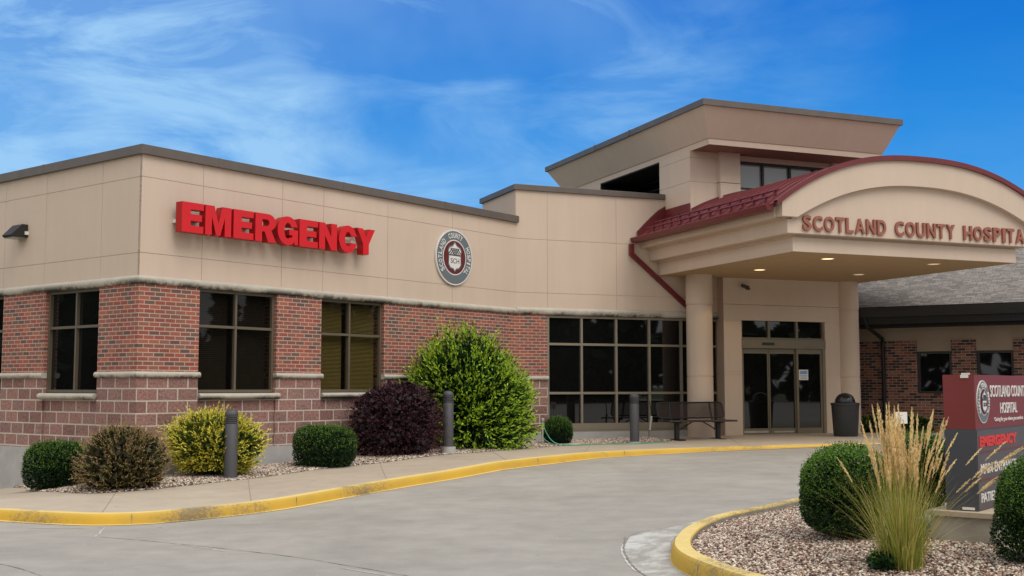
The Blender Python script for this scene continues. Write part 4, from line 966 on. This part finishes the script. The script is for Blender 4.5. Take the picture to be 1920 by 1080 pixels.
rl.face([FC.W(XE, -.8, 3.72), FC.W(XE, 13.8, 3.72), FC.W(XE, 6.5, 3.72+7.3*RS)]); rl.build('roof', SHN, bw)
q = MB(); q.tube([FC.W(.45, -.82, 3.44), FC.W(.50, -.80, 3.22), FC.W(.72, -.12, 2.92), FC.W(.72, -.075, 2.7), FC.W(.72, -.075, .45)], .05, 8); q.build('downspout', GUT, bw)

# ================================================================== STREET FURNITURE
def bollard(px, py, label, h=1.06, foot=True):
    c = gh(px, py); t = thing('bollard', c, label, 'bollard', 'grey bollard lights along the pavement')
    return t, c
def bollard_parts(t, c):
    r = .105
    q = MB(); q.lathe(c, [(r, .0), (r, .875), (r*.98, .878)], 28); q.build('post', GRY, t)
    q = MB(); q.lathe((c[0], c[1], c[2]+.878), [(r*.84, 0), (r*.84, .135)], 28, 1)
    for k in range(4):
        z = .886+k*.033; q.lathe((c[0], c[1], c[2]+z), [(r*.84, 0), (r*1.0, .002), (r*1.0, .021), (r*.84, .024)], 28)
    q.build('louvre', [GRY, GRYD], t)
    q = MB(); q.lathe((c[0], c[1], c[2]+1.01), [(r*1.0, 0), (r*1.03, .01), (r*.98, .045), (r*.78, .075), (r*.42, .094), (0, .10)], 28); q.build('cap', GRY, t)
    q = MB(); q.lathe(c, [(.15, -.25), (.15, .03), (.0, .031)], 24); q.build('foot', CONB, t)
t, c = bollard(432, 899, 'grey bollard in front of the yellow-green shrub'); bollard_parts(t, c); b1, c1_ = t, c
def clone(t, c, label):
    n = t.copy(); COL.objects.link(n); n.location = c; n['label'] = label; WORG[n.name] = tuple(c)
    for ch in list(t.children):
        k = ch.copy(); COL.objects.link(k); k.parent = n
        for g in list(ch.children):
            d = g.copy(); COL.objects.link(d); d.parent = k
    return n
g_ = gh(840, 851); clone(b1, (g_[0], g_[1], g_[2]+.11), 'grey bollard between the purple shrub and the tall green shrub')
clone(b1, gh(1190, 830.5), 'grey bollard in front of the wall of windows near the bench')

# bench
bz = .43; BX, BY = 3.10, -1.42
def bp(x, y, z): return FB.W(BX+x, BY+y, bz+z)
ben = thing('bench', bp(.9, .1, 0), 'dark brown steel mesh bench by the round column', 'bench')
def rrect(x0, x1, r, f, n=5):
    P = []
    return P
L = 1.78
q = MB()   # back frame: rounded rectangle, leaning
def back(x, t): return bp(x, .30+.10*t, .50+.36*t)     # t 0 bottom .. 1 top
def rr(x0, x1, t0, t1, r, rt):
    P = []
    for cx0, ct0, a0 in ((x1-r, t1-rt, 0), (x0+r, t1-rt, 90), (x0+r, t0+rt, 180), (x1-r, t0+rt, 270)):
        for k in range(5):
            a = math.radians(a0+22.5*k); P.append(back(cx0+r*math.cos(a), ct0+rt*math.sin(a)))
    P.append(P[0]); return P
q.tube(rr(0, L, 0, 1, .09, .25), .017, 8); qb = q.build('backrest', BENK, ben)
q = MB()
for k in range(1, 18): q.tube([back(.02, k/18), back(L-.02, k/18)], .006, 4)
for k in range(1, 60): q.tube([back(L*k/60, .02), back(L*k/60, .98)], .004, 3)
q.build('back_mesh', BEN, qb)
q = MB(); q.box(FB, BX+.02, BX+L, BY-.20, BY+.26, bz+.435, bz+.46); q.tube([bp(.0, -.22, .44), bp(L+.02, -.22, .44)], .02, 8); q.build('seat', BEN, ben)
for x in (.33, 1.43):
    q = MB(); q.box(FB, BX+x-.045, BX+x+.045, BY-.02, BY+.07, bz+.03, bz+.43); q.box(FB, BX+x-.07, BX+x+.07, BY-.25, BY+.30, bz-.01, bz+.03); q.box(FB, BX+x-.03, BX+x+.03, BY-.17, BY+.25, bz+.395, bz+.433); q.build('leg', BENK, ben)
    q = MB(); q.tube([bp(x, .24, .44), back(x, .0), back(x, .98)], .022, 6); q.build('back_support', BENK, ben)
for x in (.33, 1.43):
    sg_ = 1 if x < 1 else -1; q = MB(); q.tube([bp(x, .02, .20), bp(x+sg_*.25, .02, .34), bp(x+sg_*.42, .02, .425)], .014, 6); q.build('brace', BEN, ben)
# marker stake beside bench
c = gh(1217, 826); q = MB(); q.tube([(c[0], c[1], c[2]-.02), (c[0], c[1], c[2]+.24)], .008, 6, 1); q.tube([(c[0]+.02, c[1], c[2]+.24), (c[0]+.06, c[1], c[2]+.56)], .026, 8, 0); q.tube([(c[0]+.06, c[1], c[2]+.56), (c[0]+.05, c[1], c[2]+.72), (c[0]+.02, c[1], c[2]+.9)], .012, 6, 1)
tag(q.build('marker_stake', [PST, BENK]), 'thin silver stake standing left of the bench', 'stake')
# bin
c = gh(1586, 818); tb = thing('trash_can', c, 'charcoal round trash can with domed lid beside the entrance', 'trash can')
q = MB(); q.lathe(c, [(0, 0), (.27, 0), (.285, .03), (.325, .74), (.34, .745), (.34, .79), (.30, .80)], 36); q.build('body', CAN, tb)
q = MB(); R0 = .235
q.lathe((c[0], c[1], c[2]+.795), [(.30, 0), (.25, .012), (R0, .02)]+[(R0*math.cos(math.radians(a)), .02+.22*math.sin(math.radians(a))) for a in range(0, 91, 10)], 36); q.build('lid', CANL, tb)
# hose
hp = [gh(1018, 838)]
c = gh(1018, 838); hz = []
ht = MB(); hpts = [(1018, 797, .52), (1022, 812, .34), (1034, 829, .12), (1050, 834, .03), (1080, 836, .015), (1110, 834.5, .012), (1150, 833.5, .012), (1190, 833, .012), (1225, 831, .012), (1255, 829.5, .012)]
P = []
for px, py, h in hpts:
    g_ = gh(px, 836 if h > .02 else py); P.append((g_[0], g_[1], g_[2]+h))
P = [tuple(Vector(p)) for p in P]
def smooth3(P, n=5):
    P = [Vector(p) for p in P]; out = []
    for i in range(len(P)-1):
        a, b, c, d = P[max(i-1, 0)], P[i], P[i+1], P[min(i+2, len(P)-1)]
        for k in range(n):
            t = k/n; out.append(.5*((2*b)+(c-a)*t+(2*a-5*b+4*c-d)*t*t+(3*b-a-3*c+d)*t**3))
    out.append(P[-1]); return out
ht.tube(smooth3(P), .013, 6)
P2 = [P[0]]+[(p[0]-.03, p[1]+.03, p[2]*1.0-(.10 if i == 0 else 0)) for i, p in enumerate(P[1:5])]
P2 = [(P[0][0]-.01, P[0][1], P[0][2]-.02), (P[1][0]-.07, P[1][1]+.02, P[1][2]-.10), (P[2][0]-.06, P[2][1]+.03, P[2][2]-.05), (P[3][0], P[3][1]+.03, P[3][2]), (P[4][0], P[4][1]+.04, P[4][2])]
ht.tube(smooth3(P2), .013, 6); tag(ht.build('garden_hose', HOSE), 'green garden hose trailing over the pavement from a short post', 'hose')
hpst = MB(); hpst.tube([(P[0][0]-.01, P[0][1], c[2] if False else P[0][2]-.58), (P[0][0]-.01, P[0][1], P[0][2]+.03)], .02, 8); hpst.lathe((P[0][0]-.01, P[0][1], P[0][2]+.02), [(0, 0), (.04, 0), (.04, .05), (0, .06)], 10)
tag(hpst.build('hose_post', PST), 'short pale tap post holding the green hose', 'post')

# ---- roadside sign
sn = thing('entrance_sign', FS.W(.9, .14, .12), 'maroon and charcoal hospital direction sign standing in the gravel island', 'sign')
SL, SD, ST_, SM, SB = 2.3, .285, 1.765, 1.262, .515
q = MB(); q.box(FS, 0, SL, 0, SD, SM, ST_); q.build('upper_panel', MAR, sn)
q = MB(); q.box(FS, 0, SL, .0, SD, SB, SM-.001); q.build('lower_panel', CHA, sn)
q = MB(); q.box(FS, .012, SL-.012, -.006, 0, SB+.01, SM-.012); 
q.build('lower_face', CHB, sn)
q = MB(); q.box(FS, -.10, SL+.1, -.16, .40, -.25, SB-.045); q.build('plinth', mk('sign_plinth_concrete', srgb(160, 152, 138), .9, .15, 5, bump=.3), sn)
q = MB(); q.box(FS, -.13, SL+.13, -.19, .43, SB-.045, SB); q.build('plinth_cap', mk('sign_cap_stone', srgb(176, 160, 136), .9, .12, 7), sn)
emblem(sn, FS, .245, 1.513, .20, 0, thick=.008)
def signtext(txt, x0, x1, z0, z1, mat, off=.0, y=-.001, dep=.006):
    m_ = MB(); put_text(m_, FS, txt, x0, x1, z0, z1, y, dep, off); m_.build('sign_lettering', mat, sn)
signtext('SCOTLAND COUNTY', .49, 1.80, 1.555, 1.668, EMW, .008); signtext('HOSPITAL', .82, 1.43, 1.395, 1.50, EMW, .008); signtext('Caring for you where you need us', .61, 1.64, 1.312, 1.36, EMW, .004)
signtext('EMERGENCY', .075, 1.35, 1.095, 1.195, SRD, .055, -.006); signtext('MAIN', .09, .46, .848, .94, EMW, .015, -.006); signtext('ENTRANCE', .54, 1.30, .848, .94, EMW, .015, -.006); signtext('PATIENT', .075, .70, .59, .675, EMW, .012, -.006); signtext('DROP-OFF', .79, 1.5, .59, .675, EMW, .012, -.006)
for a, b, z in ((.06, 2.2, 1.045), (.06, 2.2, .79)):
    q = MB(); q.box(FS, a, b, -.011, -.0065, z, z+.012); q.build('divider', MAR, sn)
q = MB(); q.box(FS, .02, .05, .05, .12, ST_, ST_+.016); q.box(FS, -.010, 0, .05, .12, ST_-.03, ST_-.001); q.build('clip', WHT, sn)
q = MB(); q.box(FS, -.008, 0, .03, .14, SB+.012, SB+.035); q.build('sticker', WHT, sn)
# small white sign on a stake behind the ornamental grass
c0_ = gh(1691, 855); ws = thing('yard_sign', c0_, 'small white square sign on a stake behind the ornamental grass', 'sign')
k_ = c0_[1]; zc = CZ-(783-726)/FPX*k_; hw = 12/FPX*k_
q = MB(); q.box(FW, c0_[0]-hw, c0_[0]+hw, c0_[1]-.004, c0_[1]+.004, zc-hw*.9, zc+hw*.9); q.build('panel', WHT, ws)
q = MB(); q.tube([(c0_[0], c0_[1]+.012, c0_[2]-.05), (c0_[0], c0_[1]+.012, zc+hw*.5)], .008, 6); q.build('stake', PST, ws)
q = MB()
for a, b, z in ((-.35, .3, .3), (-.2, .2, -.1), (-.4, .4, -.45)): q.box(FW, c0_[0]+a*hw, c0_[0]+b*hw, c0_[1]-.0065, c0_[1]-.0045, zc+z*hw, zc+(z+.14)*hw)
q.build('print', mk('faint_print', srgb(196, 190, 180), .6), ws)

# ================================================================== PLANTS
def unit(v): return v/np.maximum(np.linalg.norm(v, axis=-1, keepdims=True), 1e-9)
def leaves(C, D, l, w, jitter=.5):
    n = len(C); Sd = unit(np.cross(D, RNG.normal(size=(n, 3)))); l = np.broadcast_to(l, (n,))[:, None]; w = np.broadcast_to(w, (n,))[:, None]
    a = C; b = C+D*l*.5+Sd*w*.5; c = C+D*l; d = C+D*l*.5-Sd*w*.5
    return np.stack([a, b, c, d], 1)
def sphere_dirs(n, zmin=-.9):
    v = unit(RNG.normal(size=(int(n*2.5), 3))); v = v[v[:, 2] > zmin][:n]
    while len(v) < n: v = np.concatenate([v, v])[:n]
    return v
def lump(d, seed, k=6, amp=.12):
    r = np.random.default_rng(seed); a = unit(r.normal(size=(k*3, 3))); w = r.uniform(.3, 1, k*3)
    return 1+amp*sum(w[i]*np.maximum(0, d@a[i])**8 for i in range(k*3))-amp*.5
def superr(d, R, e):
    q = np.abs(d)/np.array(R); return 1/np.power(np.sum(q**e, -1), 1/e)
def dark_core(V, Fc, mi, c, R, e, scale, idx, seed, flatbottom=True):
    pass
def shrub(name, base, R, label, cat, mats, kind='box', n=9000, ls=.022, e=2.6, seed=1, group=None, zc=None, stem=True, shoot=.3, up=.5, tipfrac=.4, per=14, amp=.10, cut=0.04, w=(.5, .35, .15), toplight=.3):
    t = thing(name, base, label, cat, group); c = np.array(base)+np.array([0, 0, zc if zc is not None else R[2]*.92])
    Vs, M = [], []
    if kind == 'box':
        d = sphere_dirs(n); rad = superr(d, R, e)*lump(d, seed, amp=amp)*(1-np.abs(RNG.normal(0, .045, n))+RNG.normal(0, .012, n))
        P = c+d*rad[:, None]; D = unit(d*.8+RNG.normal(size=(n, 3))*.6+np.array([0, 0, .35])); q = leaves(P, D, RNG.uniform(.7, 1.4, n)*ls, ls*.62)
        m = RNG.choice(3, n, p=w); 
        lit = (RNG.random(n) < toplight*np.clip(d[:, 2]*1.2+.15, 0, 1)); m[lit] = 1  # light from above put into the colour: bright leaves thicken towards the top
        Vs.append(q); M.append(m)
        # stray sprigs
        k = n//28; d2 = sphere_dirs(k, -.1); p0 = c+d2*(superr(d2, R, e)*lump(d2, seed, amp=amp)*.97)[:, None]; D2 = unit(d2*.5+np.array([0, 0, 1])*.8+RNG.normal(size=(k, 3))*.25)
        for j in range(6):
            pj = p0+D2*(ls*.6*j)*RNG.uniform(.5, 1.2, (k, 1)); Vs.append(leaves(pj, unit(D2+RNG.normal(size=(k, 3))*.7), ls*.9, ls*.55)); M.append(RNG.choice([0, 1], k, p=[.4, .6]))
    else:
        d = sphere_dirs(n, -.75); rad = superr(d, R, e)*lump(d, seed, amp=amp)
        rad = rad*(1+(RNG.random(n) < .10)*RNG.uniform(.03, .16, n)); L = shoot*RNG.uniform(.6, 1.25, n); D = unit(d*(1-up*.5)+np.array([0, 0, up])+RNG.normal(size=(n, 3))*.22)
        dep = np.where(RNG.random(n) < .35, RNG.uniform(.55, .85, n), RNG.uniform(.85, 1.0, n))
        p0 = c+d*(rad*dep)[:, None]-D*(L*.75)[:, None]
        droop = np.array([0, 0, -1.0]) if kind == 'weep' else np.array([0, 0, .35])
        for j in range(per):
            f = j/(per-1); P = p0+D*(L*f)[:, None]+droop*(L*f*f*(.45 if kind == 'weep' else .12))[:, None]
            dd = unit(D*.9+RNG.normal(size=(n, 3))*(.34 if kind == 'shoot' else .45)); q = leaves(P, dd, RNG.uniform(.7, 1.3, n)*ls*(1.1-.4*f), ls*(.30 if kind != 'weep' else .36)); Vs.append(q)
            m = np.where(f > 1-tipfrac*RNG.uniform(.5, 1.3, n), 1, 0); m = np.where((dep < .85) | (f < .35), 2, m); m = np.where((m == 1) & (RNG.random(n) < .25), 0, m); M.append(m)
    # old inner growth: coarse leaves filling the volume so nothing shows through
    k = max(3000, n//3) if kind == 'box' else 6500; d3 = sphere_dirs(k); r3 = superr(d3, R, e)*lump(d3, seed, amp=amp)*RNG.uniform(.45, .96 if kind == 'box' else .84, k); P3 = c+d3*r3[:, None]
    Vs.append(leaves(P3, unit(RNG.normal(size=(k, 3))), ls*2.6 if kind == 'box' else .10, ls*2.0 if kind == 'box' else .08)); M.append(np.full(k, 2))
    Q = np.concatenate(Vs); mi = np.concatenate(M); zmin = base[2]+cut*.3
    keep = Q[:, :, 2].min(1) > zmin-.01; Q = Q[keep]; mi = mi[keep]
    V = Q.reshape(-1, 3); Fc = np.arange(len(V)).reshape(-1, 4); soup('foliage', V, Fc, mats, mi, t)
    if stem:
        s_ = MB()
        for j in range(5):
            a = j*1.3; s_.tube([(base[0]+.03*math.cos(a), base[1]+.03*math.sin(a), base[2]-.03), (base[0]+R[0]*.25*math.cos(a), base[1]+R[1]*.25*math.sin(a), base[2]+R[2]*.7), (base[0]+R[0]*.5*math.cos(a), base[1]+R[1]*.5*math.sin(a), base[2]+R[2]*1.3)], [.025, .018, .008], 6)
        s_.build('stem', BARK, t)
    return t
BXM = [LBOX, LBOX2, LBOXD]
def at_w(px, py, wpx): g = gh(px, py); return g, wpx/2/FPX*g[1]
# left bed.  place each by the point its front foot meets the ground, pushed back by its radius
def foot(px, py, back):
    g = gh(px, py); r = Vector((g[0], g[1], 0)).normalized(); x, y = g[0]+r.x*back, g[1]+r.y*back; return (x, y, SH(x, y))
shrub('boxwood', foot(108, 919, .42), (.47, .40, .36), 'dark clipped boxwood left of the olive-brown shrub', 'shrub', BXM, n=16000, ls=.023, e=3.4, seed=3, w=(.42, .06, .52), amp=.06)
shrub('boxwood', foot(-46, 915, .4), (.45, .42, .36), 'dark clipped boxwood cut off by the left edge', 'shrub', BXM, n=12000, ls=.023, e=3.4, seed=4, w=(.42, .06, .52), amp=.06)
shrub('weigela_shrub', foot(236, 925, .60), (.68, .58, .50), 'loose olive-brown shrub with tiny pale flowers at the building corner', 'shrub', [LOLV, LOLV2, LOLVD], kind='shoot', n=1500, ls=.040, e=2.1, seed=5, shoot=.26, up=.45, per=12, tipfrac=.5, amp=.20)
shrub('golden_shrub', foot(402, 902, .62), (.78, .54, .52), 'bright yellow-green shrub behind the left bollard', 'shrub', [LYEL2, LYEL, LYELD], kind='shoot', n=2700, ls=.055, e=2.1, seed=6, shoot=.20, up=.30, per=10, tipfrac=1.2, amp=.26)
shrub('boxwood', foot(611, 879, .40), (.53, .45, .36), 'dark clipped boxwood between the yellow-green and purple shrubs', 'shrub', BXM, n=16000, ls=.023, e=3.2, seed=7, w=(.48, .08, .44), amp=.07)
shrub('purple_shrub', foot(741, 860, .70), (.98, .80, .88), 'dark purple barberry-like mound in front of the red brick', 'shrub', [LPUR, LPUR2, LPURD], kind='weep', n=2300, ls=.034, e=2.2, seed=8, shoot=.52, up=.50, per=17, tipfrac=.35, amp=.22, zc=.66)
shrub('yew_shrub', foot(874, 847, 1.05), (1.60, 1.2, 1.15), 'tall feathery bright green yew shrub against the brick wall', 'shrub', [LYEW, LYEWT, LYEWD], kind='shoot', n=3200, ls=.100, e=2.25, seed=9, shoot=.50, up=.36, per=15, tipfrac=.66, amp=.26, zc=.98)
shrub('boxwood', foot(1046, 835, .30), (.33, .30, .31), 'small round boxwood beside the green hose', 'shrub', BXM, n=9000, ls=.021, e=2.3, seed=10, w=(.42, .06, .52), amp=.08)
# tiny flowers on the olive shrub
# shrubs at the brick wing foot
g = FC.W(.35, -.7, .45)
shrub('low_shrub', (g[0], g[1], .45), (.5, .4, .22), 'low scruffy green shrub at the foot of the brown brick wall beside the trash can', 'shrub', [LYEW, LYEL2, LYEWD], kind='shoot', n=420, ls=.04, seed=12, shoot=.25, per=9, e=2)
g = FC.W(1.55, -.8, .45)
shrub('low_shrub', (g[0], g[1], .45), (.6, .4, .24), 'low green shrub at the foot of the brown brick wall under its first window', 'shrub', [LYEW, LYEL2, LYEWD], kind='shoot', n=420, ls=.04, seed=13, shoot=.25, per=9, e=2)
# island
def ifoot(px, py, back):
    g = gh(px, py, RH, .15); r = Vector((g[0], g[1], 0)).normalized(); x, y = g[0]+r.x*back, g[1]+r.y*back; return (x, y, RH(x, y)+.14)
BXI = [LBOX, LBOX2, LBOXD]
shrub('boxwood', ifoot(1583, 1022, .34), (.365, .35, .395), 'rounded green boxwood on the tip of the gravel island', 'shrub', BXI, n=21000, ls=.0175, e=2.9, seed=14, w=(.58, .20, .22), amp=.14, zc=.42, toplight=.85)
shrub('boxwood', ifoot(1722, 968, .34), (.35, .34, .43), 'green boxwood partly hidden behind the ornamental grass', 'shrub', BXI, n=13000, ls=.019, e=2.5, seed=15, w=(.45, .30, .25), amp=.15, zc=.44, toplight=.9)
shrub('boxwood', ifoot(1960, 1066, .30), (.37, .34, .42), 'dark green boxwood in front of the sign lettering at the right edge', 'shrub', BXI, n=19000, ls=.0165, e=2.5, seed=16, w=(.55, .16, .29), amp=.14, zc=.42, toplight=.6)
g = ifoot(1655, 1066, .05)
shrub('weed_tuft', g, (.10, .09, .05), 'small green weed tuft at the foot of the ornamental grass', 'plant', [LBOX2, LYEW, LBOX], n=900, ls=.024, e=2, seed=17, stem=False, w=(.45, .5, .05), toplight=.8)
# ornamental grass
gb = ifoot(1692, 1066, .10); gt_ = thing('ornamental_grass', gb, 'tall feather reed grass clump with tan plumes on the gravel island', 'grass plant')
def blades(n, lean_mu, h, spread, w, bend, mats, name, weights, seg=7, az=None, base_r=.11):
    ang = RNG.uniform(0, 2*math.pi, n) if az is None else RNG.normal(az[0], az[1], n)
    b0 = np.stack([np.cos(ang)*RNG.uniform(0, base_r, n)+RNG.normal(0, .02, n), np.sin(ang)*RNG.uniform(0, base_r, n), np.zeros(n)], 1)+np.array(gb)
    H = h*RNG.uniform(.68, 1.12, n); ln = np.abs(RNG.normal(lean_mu, spread, n)); out = np.stack([np.cos(ang), np.sin(ang), np.zeros(n)], 1)
    side = np.stack([-np.sin(ang+RNG.normal(0, .8, n)), np.cos(ang+RNG.normal(0, .8, n)), np.zeros(n)], 1); V, Fq = [], []; pts = []
    for j in range(seg+1):
        f = j/seg; P = b0+out*(ln*f+bend*ln*f*f)[:, None]*H[:, None]+np.array([0, 0, 1.])*(H*(f-bend*.9*ln*f*f))[:, None]; pts.append(P)
        ww = w*(1-f*.85); V.append(P-side*ww/2); V.append(P+side*ww/2)
    V = np.stack(V, 1); k = 2*(seg+1); idx = np.arange(n)[:, None, None]*k
    q = np.array([[2*j, 2*j+1, 2*j+3, 2*j+2] for j in range(seg)])[None]; Fc = (idx+q).reshape(-1, 4); mi = np.repeat(RNG.choice(len(mats), n, p=weights), seg)
    soup(name, V.reshape(-1, 3), Fc, mats, mi, gt_); return pts
blades(720, .12, .84, .15, .0065, .8, [LGRS, LGRT], 'blades', [.60, .40], base_r=.17)
blades(110, .55, .62, .2, .005, 1.0, [LGRS, LGRT], 'outer_blades', [.4, .6])
def plumes(pts, lo, hi, r, name, mats):
    Vs, M = [], []
    P = np.stack(pts, 1); n, s1, _ = P.shape
    for f in np.linspace(lo, hi, 26):
        x = f*(s1-1); i = min(int(x), s1-2); u = x-i; c = P[:, i]*(1-u)+P[:, i+1]*u; d = unit(P[:, i+1]-P[:, i]); g = (f-lo)/(hi-lo); rr_ = r*(math.sin(math.pi*min(1, g*.92+.06))**.7)
        for _ in range(5):
            dd = unit(d*1.0+RNG.normal(size=(n, 3))*.22); Vs.append(leaves(c+RNG.normal(size=(n, 3))*rr_*.35, dd, rr_*2.8+.008, rr_*.8+.002)); M.append(RNG.choice(2, n, p=[.72, .28]))
    Q = np.concatenate(Vs); V = Q.reshape(-1, 3); soup(name, V, np.arange(len(V)).reshape(-1, 4), mats, np.concatenate(M), gt_)
p1 = blades(118, .06, 1.22, .10, .0035, .25, [LGRT, LGRS], 'plume_stalks', [.8, .2], seg=10)
plumes(p1, .76, 1.0, .0088, 'plumes', [LPLM, LPLM2])
p2 = blades(16, .50, 1.15, .16, .0035, .35, [LGRT, LGRS], 'leaning_stalks', [.9, .1], seg=10, az=(-.1, .35))
plumes(p2, .82, 1.0, .0065, 'leaning_plumes', [LPLM, LPLM2])

# ---- dark wood beyond the lot: out of view, massed to darken what the glass mirrors
def tree_mass():
    Vs, M = [], []
    for k in range(64):
        a = random.uniform(-math.pi*1.08, math.pi*.10) if k < 50 else random.uniform(math.pi*.88, math.pi*1.02)
        r = random.uniform(58, 74); cx, cy = r*math.cos(a), 12+r*math.sin(a)*.8; h = random.uniform(7, 12); n = 260
        if cx > 40 and 13 < cy < 27: h = 5.4
        d = sphere_dirs(n, -1); P = np.array([cx, cy, h*.5])+d*np.array([4.5, 4.5, h*.52])*RNG.uniform(.6, 1, (n, 1)); Vs.append(leaves(P, unit(RNG.normal(size=(n, 3))), 2.0, 1.6)); M.append(RNG.choice(2, n))
    for (cx, cy, h, w) in ((50, 28, 9.5, 3), (50, 30, 11, 4), (52, 34, 12, 4), (48, 22.9, 8.0, .9), (49, 20.9, 7.8, .8), (54, 24.5, 6.4, 2.2), (52, 39, 12, 5)):
        n = 500; d = sphere_dirs(n, -1); zz = (d[:, 2]+1)/2; P = np.array([cx, cy, h*.5])+d*np.array([w, w, h*.5])*np.stack([1.1-zz*.8, 1.1-zz*.8, np.ones(n)], 1); Vs.append(leaves(P, unit(RNG.normal(size=(n, 3))), .9, .7)); M.append(RNG.choice(2, n))
    Q = np.concatenate(Vs).reshape(-1, 3); o = soup('backdrop_wood', Q, np.arange(len(Q)).reshape(-1, 4), [LBOXD, LYEWD], np.concatenate(M)); o['kind'] = 'stuff'; o['label'] = 'dark backdrop wood added beyond the car park, mirrored in the windows'
tree_mass()
